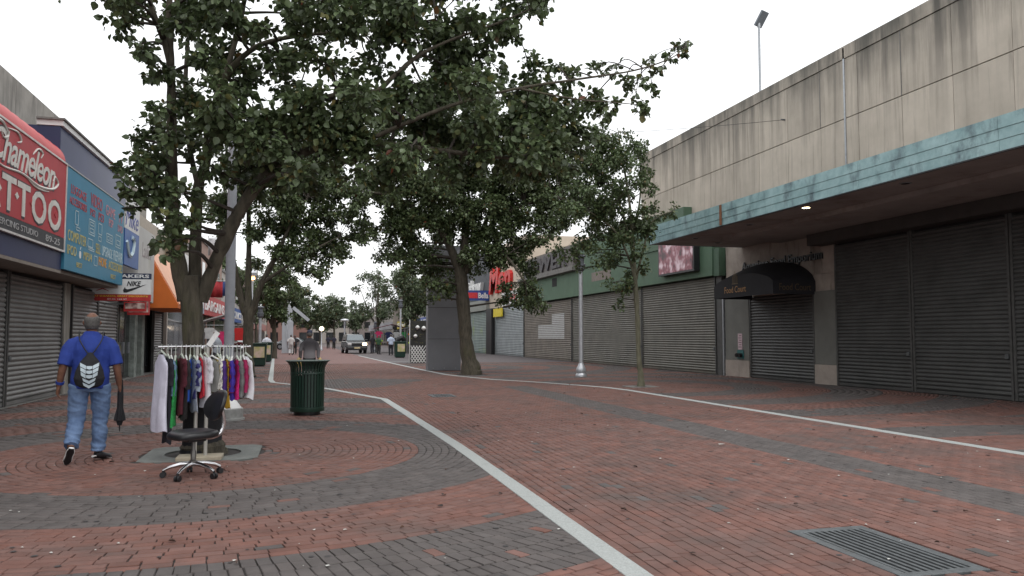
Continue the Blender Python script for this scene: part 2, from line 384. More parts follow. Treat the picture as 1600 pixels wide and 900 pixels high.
# storm drain grate in the road
gr = empty('drain_grate', (GRATE[0], GRATE[2], 0), 0, 'long rectangular steel drain grate in the near right roadway', 'grate')
gx, gy = GRATE[1]-GRATE[0], GRATE[3]-GRATE[2]
M_iron = mat('cast_iron', (.13,.14,.145), .55, .25, 14, metal=.5, bump=.2, dirt=((.09,.08,.07), 4, .6, (1,1,1)))
fm = MB()
for b in ((0,gx,0,.075),(0,gx,gy-.075,gy),(0,.075,.075,gy-.075),(gx-.075,gx,.075,gy-.075)): fm.box(*b, -.08, .005)
fm.build('frame', M_iron, gr, bevel=.004)
for i in range(9):
    x = .075 + (i+.5)*(gx-.15)/9
    MB().box(x-.013, x+.013, .075, gy-.075, -.06, .001).build('bar', M_iron, gr)
MB().box(.03,gx-.03,.03,gy-.03,-.5,-.48).build('sump', M_dark, gr)
for (x0,x1,y0,y1,lab) in ((3.12,3.73,19.75,20.65,'small dark iron drain grate midway along the roadway'),):
    g2 = empty('drain_grate', (x0,y0,0), 0, lab, 'grate'); fm = MB(); w = x1-x0; h = y1-y0
    for b in ((0,w,0,.07),(0,w,h-.07,h),(0,.07,.07,h-.07),(w-.07,w,.07,h-.07)): fm.box(*b, -.06, .004)
    fm.build('frame', M_iron, g2)
    for i in range(7):
        x = .07+(i+.5)*(w-.14)/7; MB().box(x-.018,x+.018,.07,h-.07,-.05,.001).build('bar', M_iron, g2)
    MB().box(.03,w-.03,.03,h-.03,-.3,-.28).build('sump', M_dark, g2)

# ---------------------------------------------------------------- buildings: helpers
def text_poly(s, m, parent, name, fn, u0, u1, v0, v1, d=.01, shear=0, bold=0, space=1):
    """lettering as real mesh, fitted into the box u0..u1 x v0..v1 of a face; fn(u, v, depth) -> point"""
    cu = bpy.data.curves.new('t', 'FONT'); cu.body = s; cu.size = 1; cu.shear = shear; cu.offset = bold; cu.space_character = space; cu.resolution_u = 3; cu.extrude = .5
    to = bpy.data.objects.new('t', cu); col.objects.link(to)
    me = baked(to)
    bpy.data.objects.remove(to); bpy.data.curves.remove(cu)
    n = len(me.vertices); co = np.zeros(n*3); me.vertices.foreach_get('co', co); co = co.reshape(-1,3)
    mn = co.min(0); mxx = co.max(0); w = np.maximum(mxx-mn, 1e-6)
    u = u0 + (co[:,0]-mn[0])/w[0]*(u1-u0); v = v0 + (co[:,1]-mn[1])/w[1]*(v1-v0); dd = (co[:,2]-mn[2])/w[2]*d
    P = np.array([fn(a, b, c) for a, b, c in zip(u, v, dd)], float)
    me.vertices.foreach_set('co', P.ravel()); me.update(); me.materials.clear(); me.materials.append(m); me.name = name
    ctr = P.mean(0); hpx = abs(v1-v0)*FPX/max((Vector(ctr)-CAM).length, 1)
    if hpx < 9: return tag(link(bpy.data.objects.new(name, me), parent), kind='stuff')
    # letters that can be told apart become pieces of their own
    par = list(range(n))
    def find(a):
        while par[a] != a: par[a] = par[par[a]]; a = par[a]
        return a
    for e in me.edges:
        a, b = find(e.vertices[0]), find(e.vertices[1])
        if a != b: par[a] = b
    isl = {}
    for i in range(n): isl.setdefault(find(i), []).append(i)
    spans = sorted([[u[g].min(), u[g].max(), g] for g in isl.values()], key=lambda q: q[0]); groups = []
    for a, b, g in spans:
        if groups and a < groups[-1][1] - .45*min(b-a, groups[-1][1]-groups[-1][0]): groups[-1][1] = max(groups[-1][1], b); groups[-1][2] += g
        else: groups.append([a, b, list(g)])
    polys = [tuple(p.vertices) for p in me.polygons]; first = None
    for a, b, g in groups:
        ix = {q: k for k, q in enumerate(g)}; mb = MB(); mb.v = [tuple(P[q]) for q in g]; mb.f = [tuple(ix[q] for q in p) for p in polys if p[0] in ix]
        first = mb.build('letter', m, parent, fix=False)
    return first
def face_l(X): return lambda u, v, d: (X+d, u, v)             # faces +X, u = Y
def face_r(X): return lambda u, v, d: (X-d, -u, v)            # faces -X, u = -Y
def face_f(Y): return lambda u, v, d: (u, Y-d, v)             # faces the camera (-Y), u = X
SLATS = {}
def shutter(parent, side, X, y0, y1, z0, z1, m, pitch=.105, single=True, bulge=.034, name='shutter', lock=True):
    """roller shutter between two guide rails; side +1: faces +X (left of street), -1: faces -X"""
    back = MB().box(min(X-side*.06, X-side*.05), max(X-side*.06, X-side*.05), y0+.01, y1-.01, z0, z1).build(name, M_dark, parent)
    n = int((z1-z0-.09)/pitch); seg = 5
    key = (side, round(y1-y0,3), pitch, bulge, m.name)
    if key not in SLATS:
        mb = MB(); pr = [(bulge*math.sin(math.pi*k/seg)**.8, pitch*(k/seg)*.94) for k in range(seg+1)]
        for dx, z in pr: mb.v += [(side*dx, .03, z), (side*dx, y1-y0-.03, z)]
        mb.f = [(2*k, 2*k+1, 2*k+3, 2*k+2) for k in range(seg)]
        mb.v += [(0,.03,pitch),(0,y1-y0-.03,pitch)]; mb.f.append((2*seg, 2*seg+1, 2*seg+3, 2*seg+2))
        me = bpy.data.meshes.new('slat'); me.from_pydata(mb.v, [], mb.f); me.materials.append(m)
        me.polygons.foreach_set('use_smooth', [True]*len(me.polygons)); SLATS[key] = me
    me = SLATS[key]
    if single:
        for i in range(n):
            o = bpy.data.objects.new('slat', me); col.objects.link(o); o.parent = back
            o.location = (X+side*rng.uniform(-.002,.003), y0, z0+.09+i*pitch)
    else:
        mb = MB()
        for i in range(n):
            b = len(mb.v); mb.v += [(v.co.x+X, v.co.y+y0, v.co.z+z0+.09+i*pitch) for v in me.vertices]; mb.f += [tuple(b+q for q in p.vertices) for p in me.polygons]
        mb.build('slats', m, back, fix=False, smooth=True)
    MB().box(min(X-.02,X+.03*side), max(X-.02*side,X+.03), y0+.02, y1-.02, z0+.005, z0+.085).build('bottom_bar', m, back)
    for y in (y0, y1): MB().box(X-.05, X+.05, y-.035, y+.035, z0, z1).build('guide_rail', M_rail, back)
    if lock:
        y = y0+.12; MB().box(min(X,X+side*.07), max(X,X+side*.07), y-.05, y+.05, z0+.95, z0+1.06).build('lock', M_iron, back, bevel=.01)
    return back
def slab(parent, name, m, *b, bevel=0): return MB().box(*b).build(name, m, parent, bevel=bevel)

M_rail = mat('shutter_rail', (.075,.075,.072), .6, .25, 6, metal=.2)
M_sh_dark = mat('shutter_dark', (.075,.076,.074), .55, .22, 1.5, metal=.25, dirt=((.16,.155,.15), 3, .66, (1,.6,9)))
M_sh_olive = mat('shutter_olive', (.13,.125,.105), .55, .2, 1.5, metal=.25, dirt=((.07,.065,.05), 2, .6, (1,1,.5)))
M_sh_left = mat('shutter_grey', (.19,.19,.185), .5, .2, 1.2, metal=.25, dirt=((.32,.33,.33), 1.1, .58, (1,1,.8)))
M_sh_brown = mat('shutter_brown', (.17,.15,.125), .6, .2, 1.5, metal=.2)
M_sh_silver = mat('shutter_silver', (.28,.31,.32), .45, .2, 1.2, metal=.35, dirt=((.5,.52,.52), 1.0, .6, (1,1,.8)))

def limestone():
    m = bpy.data.materials.new('limestone'); m.use_nodes = True; nt = m.node_tree; N = nt.nodes; L = nt.links; b = N['Principled BSDF']; b.inputs['Roughness'].default_value = .9
    g = N.new('ShaderNodeNewGeometry'); sx = N.new('ShaderNodeSeparateXYZ'); L.new(g.outputs['Position'], sx.inputs[0])
    def noise(scale, st, det=7):
        mp = N.new('ShaderNodeMapping'); mp.inputs['Scale'].default_value = st; L.new(g.outputs['Position'], mp.inputs[0])
        n = N.new('ShaderNodeTexNoise'); n.inputs['Scale'].default_value = scale; n.inputs['Detail'].default_value = det; n.inputs['Roughness'].default_value = .62; L.new(mp.outputs[0], n.inputs[0]); return n.outputs['Fac']
    def ramp(s, a, b_, c0=(0,0,0), c1=(1,1,1)):
        r = N.new('ShaderNodeValToRGB'); r.color_ramp.elements[0].position = a; r.color_ramp.elements[1].position = b_; r.color_ramp.elements[0].color = (*c0,1); r.color_ramp.elements[1].color = (*c1,1); L.new(s, r.inputs[0]); return r.outputs[0]
    def math_(op, a, b_):
        n = N.new('ShaderNodeMath'); n.operation = op; n.use_clamp = True
        for i, v in enumerate((a, b_)):
            if isinstance(v, (int, float)): n.inputs[i].default_value = v
            else: L.new(v, n.inputs[i])
        return n.outputs[0]
    def mixc(f, a, c):
        n = N.new('ShaderNodeMix'); n.data_type = 'RGBA'; L.new(f, n.inputs[0]); L.new(a, n.inputs[6]); n.inputs[7].default_value = (*c,1); return n.outputs[2]
    base = ramp(noise(1.2, (1,1,1)), .3, .7, (.44,.395,.33), (.54,.485,.41))
    oi = N.new('ShaderNodeObjectInfo'); mr = N.new('ShaderNodeMapRange'); mr.inputs[3].default_value = .86; mr.inputs[4].default_value = 1.08; L.new(oi.outputs['Random'], mr.inputs[0])
    hs = N.new('ShaderNodeHueSaturation'); L.new(mr.outputs[0], hs.inputs['Value']); L.new(base, hs.inputs['Color'])
    # rain streaks that start at the coping and below the middle joint
    st = ramp(noise(1.0, (2.2,2.2,.13)), .46, .64)
    mrz = N.new('ShaderNodeMapRange'); mrz.inputs[1].default_value = 7.6; mrz.inputs[2].default_value = 10.4; mrz.inputs[3].default_value = .14; mrz.inputs[4].default_value = 1.0; L.new(sx.outputs[2], mrz.inputs[0])
    f1 = math_('MULTIPLY', st, mrz.outputs[0])
    c = mixc(f1, hs.outputs[0], (.10,.092,.082))
    st2 = ramp(noise(1.9, (3.4,3.4,.22)), .54, .7)
    c = mixc(math_('MULTIPLY', st2, .4), c, (.15,.135,.115))
    top = N.new('ShaderNodeMapRange'); top.inputs[1].default_value = 8.9; top.inputs[2].default_value = 10.5; L.new(sx.outputs[2], top.inputs[0])
    c = mixc(math_('MULTIPLY', top.outputs[0], ramp(noise(.8, (1,1,.5)), .3, .62)), c, (.10,.098,.085))
    L.new(c, b.inputs['Base Color'])
    bp = N.new('ShaderNodeBump'); bp.inputs['Strength'].default_value = .15; L.new(noise(60, (1,1,1)), bp.inputs['Height']); L.new(bp.outputs[0], b.inputs['Normal'])
    return m
M_lime = limestone()
M_limelow = mat('limestone_low', (.36,.31,.27), .9, .18, 2, bump=.2, dirt=((.16,.14,.12), 1.5, .55, (2,2,.4)))
M_cop = mat('patina_copper', (.25,.42,.44), .6, .22, 2.5, dirt=((.10,.15,.17), 1.3, .52, (1,1.6,1)), c2=(.37,.54,.55))
M_rust = mat('rust_stain', (.22,.10,.05), .9, .35, 8, stretch=(1,1,.2))
M_soff = mat('soffit_paint', (.29,.26,.245), .85, .2, 1, dirt=((.18,.14,.125), .7, .55, (1,1,1)))
M_brown = mat('dark_brown_metal', (.05,.045,.042), .7, .2, 2)
M_pier = mat('grey_green_paint', (.15,.15,.135), .75, .12, 2)

# ---------------------------------------------------------------- right side: limestone building with copper canopy
X0 = 16.0
b1 = empty('limestone_building', (X0, 20, 0), 0, 'stained limestone store with green copper canopy and dark roller shutters', 'building')
b1.location = (0,0,0)
slab(b1, 'wall', M_limelow, X0+.12, X0+12, 4, 36.1, 0, 10.3)
joints = [5.0 + 1.8*i for i in range(18)] ; off = 14.56+.0
joints = [14.75 + 1.8*i - 1.8*6 for i in range(18)]
joints = [j for j in joints if j < 36] + [36.1]
for i in range(len(joints)-1):
    for z0, z1 in ((5.2, 8.19), (8.2, 10.05)):
        g = .008
        slab(b1, 'stone_panel', M_lime, X0+rng.uniform(-.004,.004), X0+.11, joints[i]+g, joints[i+1]-g, z0+g, z1-g)
for i in range(0, len(joints)-1):
    slab(b1, 'coping', M_lime, X0-.03, X0+.5, joints[i]+.004, joints[i+1]-.004, 10.06, 10.45)
slab(b1, 'joint_cover_strip', M_steel, X0-.03, X0-.008, 20.70, 20.77, 5.3, 10.4)
for i in (3, 5, 8, 10): slab(b1, 'joint_cover_strip', M_conc, X0-.012, X0-.005, joints[i]-.015, joints[i]+.015, 8.2, 10.05)
# canopy
XC, YC0, YC1 = 12.2, 4.0, 26.8
can = slab(b1, 'canopy', M_soff, XC+.03, X0+.1, YC0, YC1-.03, 4.87, 5.35)
slab(b1, 'canopy_roof', mat('roof_felt', (.07,.07,.07), .9), XC+.03, X0-.02, YC0, YC1-.03, 5.36, 5.42)
for r_, (z0, z1) in enumerate(((4.86,5.06),(5.065,5.265),(5.27,5.50))):
    y = YC0
    while y < YC1-.1:
        y2 = min(y+3.8, YC1)
        slab(can, 'fascia_strip', M_cop, XC-.012*r_-.01, XC+.029, y+.003, y2-.003, z0, z1); y = y2
    slab(can, 'fascia_strip', M_cop, XC-.012*r_-.01, X0, YC1-.029, YC1+.012*r_, z0, z1)
slab(can, 'drip_edge', M_black, XC-.015, XC+.03, YC0, YC1, 4.83, 4.858)
slab(can, 'rust_streak', M_rust, XC-.043, XC-.035, 21.52, 21.66, 4.87, 5.49)
slab(can, 'soffit_step', M_soff, 13.6, X0-.01, YC0, 24.2, 4.74, 4.868)
for (x, y) in ((12.62,18.0),(12.9,21.2),(12.9,24.6),(14.3,25.6),(12.75,14.6)):
    lit = (y == 18.0)
    dl = MB().lathe([(.13,-.012),(.13,0),(.10,.0)], 20, (x,y,4.865)).build('downlight', M_steel, can)
    MB().lathe([(.095,-.016),(.06,-.022)], 20, (x,y,4.865)).build('bulb', mat('lamp_on', (1,.78,.45), emit=14) if lit else M_dark, dl)
# ground floor
slab(b1, 'shutter_housing', M_brown, X0-.55, X0+.1, 4.2, 22.05, 4.38, 4.735, bevel=.01)
SH1, SH2 = 21.2, 18.1
shutter(b1, -1, X0-.1, 18.12, 21.22, .02, 4.37, M_sh_dark)
shutter(b1, -1, X0-.1, 14.98, 18.02, .02, 4.37, M_sh_dark)
shutter(b1, -1, X0-.1, 11.8, 14.88, .02, 4.37, M_sh_dark)
shutter(b1, -1, X0-.1, 8.6, 11.7, .02, 4.37, M_sh_dark, single=False)
shutter(b1, -1, X0-.06, 22.42, 26.2, .02, 2.95, M_sh_dark)
slab(b1, 'pier', M_pier, X0-.12, X0+.1, 21.27, 22.35, .62, 2.95)
slab(b1, 'pier_plinth', M_limelow, X0-.14, X0+.1, 21.27, 22.35, .0, .615)
slab(b1, 'pier', M_pier, X0-.12, X0+.1, 26.26, 27.95, .62, 2.95)
slab(b1, 'pier_plinth', M_limelow, X0-.14, X0+.1, 26.26, 27.95, .0, .615)
for y0, y1, z0, z1 in ((21.27,22.6,2.96,3.5),(22.61,24.4,2.96,4.86),(24.41,26.2,2.96,4.86),(26.21,27.95,2.96,4.86),(21.27,22.04,3.51,4.37)):
    slab(b1, 'stone_panel', M_limelow, X0-.05+rng.uniform(0,.01), X0+.1, y0, y1, z0, z1)
slab(b1, 'downpipe', M_steel, X0-.16, X0-.07, 28.02, 28.11, .0, 3.0)
text_poly('American Food Emporium', M_black, b1, 'lettering', face_r(X0-.06), -26.7, -21.9, 3.88, 4.28, .05, bold=.015)
slab(b1, 'notice', mat('pink_paper', (.55,.42,.45), .8), X0-.135, X0-.125, 26.72, 27.02, 1.02, 1.62)
for i in range(6): slab(b1, 'notice_line', mat('ink', (.2,.12,.14), .8), X0-.138, X0-.136, 26.76, 26.98-.05*(i%2), 1.1+.085*i, 1.13+.085*i)
sp = slab(b1, 'standpipe_plate', mat('teal_paint', (.02,.12,.12), .5), X0-.15, X0-.125, 26.62, 27.06, .68, 1.0)
for y in (26.74, 26.94): MB().tube([(X0-.14,y,.82),(X0-.28,y,.80)], [.07,.075], 12).build('standpipe_cap', M_black, sp)
# food court awning
aw = MB(); n = 12; Y0, Y1, XF = 22.3, 26.05, 14.37
zb = 2.86; zv = 3.28
def dome(t):   # arch over the width of the awning
    return math.sin(math.pi*t)**.6
rows = []
for i in range(n+1):
    row = []
    for k in range(25):
        t = k/24; s = i/n
        z = zv + .78*dome(min(max(t,.0),1))*(1-(1-s)**2.6*.55) if True else 0
        row.append((XF + (X0-.08-XF)*s, Y0+(Y1-Y0)*t, z))
    rows.append(row)
for row in rows: aw.v += row
for i in range(n):
    for k in range(24): a = i*25+k; aw.f.append((a, a+1, a+26, a+25))
b = len(aw.v); aw.v += [(XF,Y0+(Y1-Y0)*k/24,zb) for k in range(25)]
for k in range(24): aw.f.append((b+k, b+k+1, k+1, k))
b = len(aw.v); aw.v += [(XF+(X0-.08-XF)*i/n, Y0, zb) for i in range(n+1)]
for i in range(n): aw.f.append((b+i, b+i+1, (i+1)*25, i*25))
b = len(aw.v); aw.v += [(XF+(X0-.08-XF)*i/n, Y1, zb) for i in range(n+1)]
for i in range(n): aw.f.append((b+i+1, b+i, i*25+24, (i+1)*25+24))
awn = aw.build('awning', mat('awning_black', (.012,.012,.016), .75, .2, 3), b1, smooth=True)
M_gold = mat('gold_print', (.45,.25,.10), .6)
text_poly('Food Court', M_gold, awn, 'lettering', face_r(XF-.003), -25.3, -23.9, 3.02, 3.24, .004)
text_poly('Food Court', mat('dark_print', (.09,.06,.03), .6), awn, 'lettering', face_f(Y0-.003), 14.6, 15.75, 2.98, 3.2, .004)  # same words on the side panel, in a darker tone than the front
cr = MB(); fr = face_r(XF-.003)
for u, h in ((-24.75,.25),(-24.68,.34),(-24.6,.42),(-24.52,.34),(-24.45,.25)): cr.prism([(u-.012,3.34),(u+.012,3.34),(u+.012,3.34+h),(u-.012,3.34+h)], fr, 0, .004)
cr.prism([(-24.8,3.31),(-24.4,3.31),(-24.4,3.335),(-24.8,3.335)], fr, 0, .004)
cr.build('emblem', mat('faded_gold', (.18,.13,.07), .6), awn)
# flood lamp on the roof
fl = empty('roof_floodlight', (16.35, 25.95, 10.4), 0, 'grey floodlight on a thin pole above the limestone parapet', 'floodlight')
MB().tube([(0,0,-.1),(0,0,2.75)], .045, 10).build('pole', M_steel, fl)
MB().box(-.16,.16,-.35,.25,-.06,.06, Matrix.Translation((.05,-.05,2.95)) @ Matrix.Rotation(R(-58),4,'X') @ Matrix.Rotation(R(15),4,'Z')).build('lamp_head', mat('lamp_grey', (.12,.14,.16), .5), fl, bevel=.02)
MB().tube([(0,0,2.7),(.0,0,2.95)], .06, 10).build('bracket', M_steel, fl)
cb = MB(); p0 = Vector((15.98, 23.9, 9.0)); p1 = Vector((-6, 30, 8.7))
cb.tube([p0.lerp(p1, t)+Vector((0,0,-1.2*4*t*(1-t)*.4)) for t in np.linspace(0,1,24)], .008, 5)
cbo = cb.build('cable', M_black); tag(cbo, 'thin black cable strung from the limestone wall across the street', 'cable')
MB().tube([(16.0,23.9,9.0),(15.86,23.92,9.0)], .03, 8).build('wall_bolt', M_iron, cbo)

# ---------------------------------------------------------------- right side: green store and the shops beyond
M_green = mat('green_paint', (.075,.135,.085), .7, .12, 1.5, dirt=((.10,.15,.11), 1.2, .6, (1,1,.5)))
M_wallbrown = mat('drab_wall', (.2,.17,.145), .9, .2, 1.5)
b2 = empty('green_store', (0,0,0), 0, 'green fascia store with closed roller shutters beside the limestone building', 'building')
slab(b2, 'wall', M_wallbrown, X0+.15, X0+12, 36.11, 57.4, 0, 7.3)
slab(b2, 'wall', M_dark, X0+.02, X0+.11, 28.12, 36.1, 0, 4.0)
slab(b2, 'fascia_board', M_green, X0-.35, X0+.0, 28.5, 57.4, 3.93, 5.45)
slab(b2, 'fascia_box', M_green, X0-.40, X0-.01, 30.8, 44, 5.46, 7.05)
slab(b2, 'fascia_return', mat('green_dark', (.06,.11,.07), .7), X0-.3, X0-.002, 28.05, 28.495, 3.9, 5.0)
slab(b2, 'post', M_rail, X0-.12, X0+.0, 28.2, 28.62, 0, 3.92)
shutter(b2, -1, X0-.1, 28.7, 35.75, .02, 3.92, M_sh_olive)
shutter(b2, -1, X0-.1, 35.9, 46.2, .02, 3.92, M_sh_olive)
shutter(b2, -1, X0-.1, 46.4, 57.2, .02, 3.92, M_sh_brown, single=False, pitch=.12)
for y0, y1, z0, z1 in ((47.8,53.6,1.4,2.3),(47.8,50.4,2.31,3.0)): slab(b2, 'paint_patch', mat('white_patch', (.45,.46,.46), .6), X0-.128, X0-.122, y0, y1, z0, z1)
slab(b2, 'ledge', M_conc, X0-.7, X0-.36, 44.5, 57.0, 5.46, 5.75)
sgb = slab(b2, 'sign_board', mat('old_board', (.13,.12,.115), .8), X0-.5, X0-.36, 45, 56, 5.76, 7.0)
text_poly('POWER', mat('dark_letters', (.05,.045,.05), .6), sgb, 'lettering', face_r(X0-.5), -55.5, -46.0, 5.85, 6.85, .12, bold=.03)
slab(b2, 'vent', M_dark, X0-.36, X0-.35, 48.6, 49.6, 4.75, 5.3)
slab(b2, 'paint_patch', mat('beige_patch', (.2,.17,.15), .8), X0-.357, X0-.352, 39.3, 42.2, 4.6, 5.1)
ps = empty('photo_poster', (0,0,0), 0, 'pink toned photo poster box on the green fascia under the canopy', 'poster')
slab(ps, 'box', M_black, X0-.62, X0-.36, 29.5, 32.9, 4.2, 5.75)
def poster_mat(name, c1, c2, c3, sc):
    m = bpy.data.materials.new(name); m.use_nodes = True; nt = m.node_tree; N = nt.nodes; L = nt.links; g = N.new('ShaderNodeNewGeometry')
    v = N.new('ShaderNodeTexVoronoi'); v.inputs['Scale'].default_value = sc; v.feature = 'SMOOTH_F1'; L.new(g.outputs['Position'], v.inputs['Vector'])
    r = N.new('ShaderNodeValToRGB'); r.color_ramp.elements[0].color = (*c1,1); r.color_ramp.elements[1].color = (*c3,1); e = r.color_ramp.elements.new(.5); e.color = (*c2,1)
    n = N.new('ShaderNodeTexNoise'); n.inputs['Scale'].default_value = sc*.8; L.new(g.outputs['Position'], n.inputs['Vector']); ma = N.new('ShaderNodeMath'); ma.operation = 'MULTIPLY_ADD'; L.new(n.outputs['Fac'], ma.inputs[0]); ma.inputs[1].default_value = 3.4; ma.inputs[2].default_value = -1.2
    L.new(ma.outputs[0], r.inputs[0]); L.new(r.outputs[0], N['Principled BSDF'].inputs['Base Color']); N['Principled BSDF'].inputs['Roughness'].default_value = .4; return m
M_post = poster_mat('pink_photo', (.05,.012,.02), (.30,.08,.11), (.8,.62,.68), 2.6)
slab(ps, 'print', M_post, X0-.632, X0-.622, 29.6, 32.8, 4.28, 5.7)

b3 = empty('cream_store', (0,0,0), 0, 'cream walled store with big red letters and silver shutter', 'building')
M_cream = mat('cream_wall', (.55,.47,.38), .85, .1, 1)
slab(b3, 'wall', M_cream, X0+.0, X0+12, 57.5, 69.3, 4.0, 9.2)
slab(b3, 'wall', M_dark, X0+.15, X0+12, 57.5, 69.3, 0, 3.99)
shutter(b3, -1, X0-.05, 57.6, 66.9, .02, 3.98, M_sh_silver, single=False, pitch=.13)
slab(b3, 'pier', M_black, X0-.35, X0+.0, 67.1, 69.2, 0, 3.98)
M_redl = mat('red_letters', (.55,.02,.015), .5)
text_poly('Men', M_redl, b3, 'lettering', face_r(X0-.01), -68.6, -61.0, 5.2, 7.6, .25, bold=.03, shear=.2)
sg = empty('shop_sign', (0,0,0), 0, 'white sign with small pink and dark print below the red letters', 'sign')
slab(sg, 'board', M_white, X0-.2, X0-.02, 58.6, 64.0, 4.05, 5.1)
text_poly('MENS WEAR', M_redl, sg, 'lettering', face_r(X0-.2), -63.6, -59.0, 4.3, 4.85, .02)
sg = empty('shop_sign', (0,0,0), 0, 'small yellow sign hanging over the silver shutter', 'sign')
slab(sg, 'board', mat('yellow', (.7,.55,.03), .5), X0-.3, X0-.2, 63.6, 66.6, 3.2, 3.9)
slab(sg, 'bracket', M_iron, X0-.2, X0-.04, 65, 65.1, 3.6, 3.7)

b4 = empty('dark_fascia_store', (0,0,0), 0, 'dark fronted store with white sign letters and painted green shutter', 'building')
slab(b4, 'wall', mat('slate_wall', (.08,.085,.095), .8), X0+.0, X0+12, 69.4, 82, 4.9, 9.6)
slab(b4, 'wall', M_dark, X0+.12, X0+12, 69.4, 82, 0, 3.9)
slab(b4, 'band', mat('grey_band', (.3,.31,.28), .8), X0-.3, X0+.1, 69.5, 82, 3.92, 4.88)
shutter(b4, -1, X0-.02, 69.8, 80, .02, 3.9, mat('shutter_mural', (.2,.26,.24), .5, .2, 1, dirt=((.25,.36,.06), .7, .55, (1,1,1))), single=False, pitch=.15)
text_poly('Rainbow', M_white, b4, 'lettering', face_r(X0-.02), -81, -71.5, 5.5, 7.0, .3, bold=.03)
bs = empty('hanging_sign', (0,0,0), 0, 'blue and red sign projecting from the cream store corner', 'sign')
slab(bs, 'board', mat('sign_blue', (.02,.06,.25), .5), X0-2.0, X0-.05, 69.32, 69.5, 4.75, 5.65)
slab(bs, 'red_panel', mat('sign_red', (.5,.03,.04), .5), X0-1.95, X0-1.1, 69.295, 69.315, 4.95, 5.45)
text_poly('Bella', M_white, bs, 'lettering', face_f(69.31), X0-1.02, X0-.12, 4.95, 5.45, .02, bold=.02)
def row_building(y0, y1, side, X, h, wallc, signc, name, label, shutc=None, cat='building', word=None):
    b = empty(name, (0,0,0), 0, label, cat); m = mat(name+'_wall_%d' % int(y0*10+side), wallc, .85, .12, 1)
    xa, xb = (X, X+9) if side < 0 else (X-9, X)
    slab(b, 'wall', m, xa, xb, y0, y1, 3.4, h)
    slab(b, 'wall', M_dark, xa+.15*(side < 0), xb-.15*(side > 0), y0, y1, 0, 3.39)
    s = -1 if side < 0 else 1
    slab(b, 'fascia', mat('fascia_%d' % int(y0*10+side), signc, .6), min(X, X+s*.3), max(X, X+s*.3), y0+.2, y1-.2, 2.9, 4.2)
    if word:
        fn = face_r(X+s*.3) if side < 0 else face_l(X+s*.3)
        a, c = ((-y1+.8, -y0-.8) if side < 0 else (y0+.8, y1-.8)); text_poly(word, M_white, b, 'lettering', fn, a, c, 3.2, 3.9, .03, bold=.02)
    ny = max(1, int((y1-y0)/4)); dy = (y1-y0)/ny
    for i in range(ny):
        ya = y0+i*dy
        slab(b, 'shop_window', M_glass, min(X-s*.1, X-s*.05), max(X-s*.1, X-s*.05), ya+.3, ya+dy-.3, .4, 2.85)
        slab(b, 'pier', m, min(X-s*.14, X), max(X-s*.14, X), ya-.15+.16, ya+.28, 0, 2.89)
        if h > 6.5:
            w = slab(b, 'window', M_glass, min(X+s*.01, X-s*.03), max(X+s*.01, X-s*.03), ya+dy/2-.7, ya+dy/2+.7, 4.9, 6.3)
            slab(w, 'sill', M_conc, min(X, X+s*.08), max(X, X+s*.08), ya+dy/2-.8, ya+dy/2+.8, 4.78, 4.89)
    slab(b, 'coping', M_conc, min(X-.3*s, X+s*.08), max(X-.3*s, X+s*.08), y0, y1, h, h+.2)
    return b
row_building(82.1, 98, -1, X0, 8.5, (.25,.2,.17), (.35,.05,.04), 'brick_store', 'brown store with red fascia far along the right side', word='FASHION')
row_building(98.1, 116, -1, X0, 7.2, (.33,.31,.28), (.05,.09,.3), 'pale_store', 'pale store with blue fascia far along the right side', word='JEWELRY')
row_building(116.1, 140, -1, X0, 9.0, (.2,.15,.13), (.5,.4,.05), 'corner_store', 'dark brown store with yellow fascia at the far right', word='SHOES')
row_building(140.1, 190, -1, X0-1, 8.0, (.3,.27,.25), (.3,.3,.32), 'distant_store', 'grey beige store block at the far end on the right')

# ---------------------------------------------------------------- left side
XL, XS = -6.12, -5.3
M_navy = mat('navy_panel', (.022,.028,.085), .45, .12, 1)
M_navy2 = mat('navy_fascia', (.032,.042,.115), .4, .15, .6)
M_concl = mat('old_concrete', (.3,.28,.25), .9, .2, 1.5, dirt=((.14,.13,.115), 1.2, .5, (2,2,.3)))
l1 = empty('tattoo_parlour', (0,0,0), 0, 'low concrete store with grey roller shutters beneath the tattoo sign', 'building')
slab(l1, 'wall', M_concl, -16, -7.3, 4, 40, 3.0, 8.1)
for i in range(10): slab(l1, 'wall_panel', M_concl, -7.29, -7.2, 5+3.5*i+.01, 8.5+3.5*i-.01, 5.0, 8.05)
slab(l1, 'wall', M_dark, -12, XL-.12, 4, 19.95, 0, 2.99)
slab(l1, 'soffit', mat('soffit_left', (.22,.19,.165), .8), -7.28, XS-.05, 4, 19.95, 2.92, 2.985)
slab(l1, 'roof_slab', M_conc, -7.28, XS-.12, 4, 19.9, 3.0, 3.1)
slab(l1, 'fascia_board', M_navy, XS-.12, XS-.05, 4, 19.95, 2.99, 3.4)
shutter(l1, 1, XL, 15.2, 18.95, .02, 2.9, M_sh_left)
shutter(l1, 1, XL, 19.08, 22.95, .02, 2.9, M_sh_left)
slab(l1, 'pier', M_concl, XL-.1, XL+.08, 22.99, 23.75, .0, 2.9)
slab(l1, 'conduit', M_black, XL+.085, XL+.14, 23.5, 23.58, .2, 2.9)
ts = empty('tattoo_sign', (0,0,0), 0, 'large red sign with white script and TATTOO lettering', 'sign')
YT0, YT1 = 11.5, 19.93
M_tred = mat('sign_crimson', (.42,.045,.055), .55, .08, 2)
slab(ts, 'panel', M_tred, XS-.10, XS, YT0, YT1, 3.72, 5.4)
slab(ts, 'footer_strip', mat('sign_charcoal', (.05,.05,.055), .6), XS-.10, XS-.001, YT0, YT1, 3.44, 3.715)
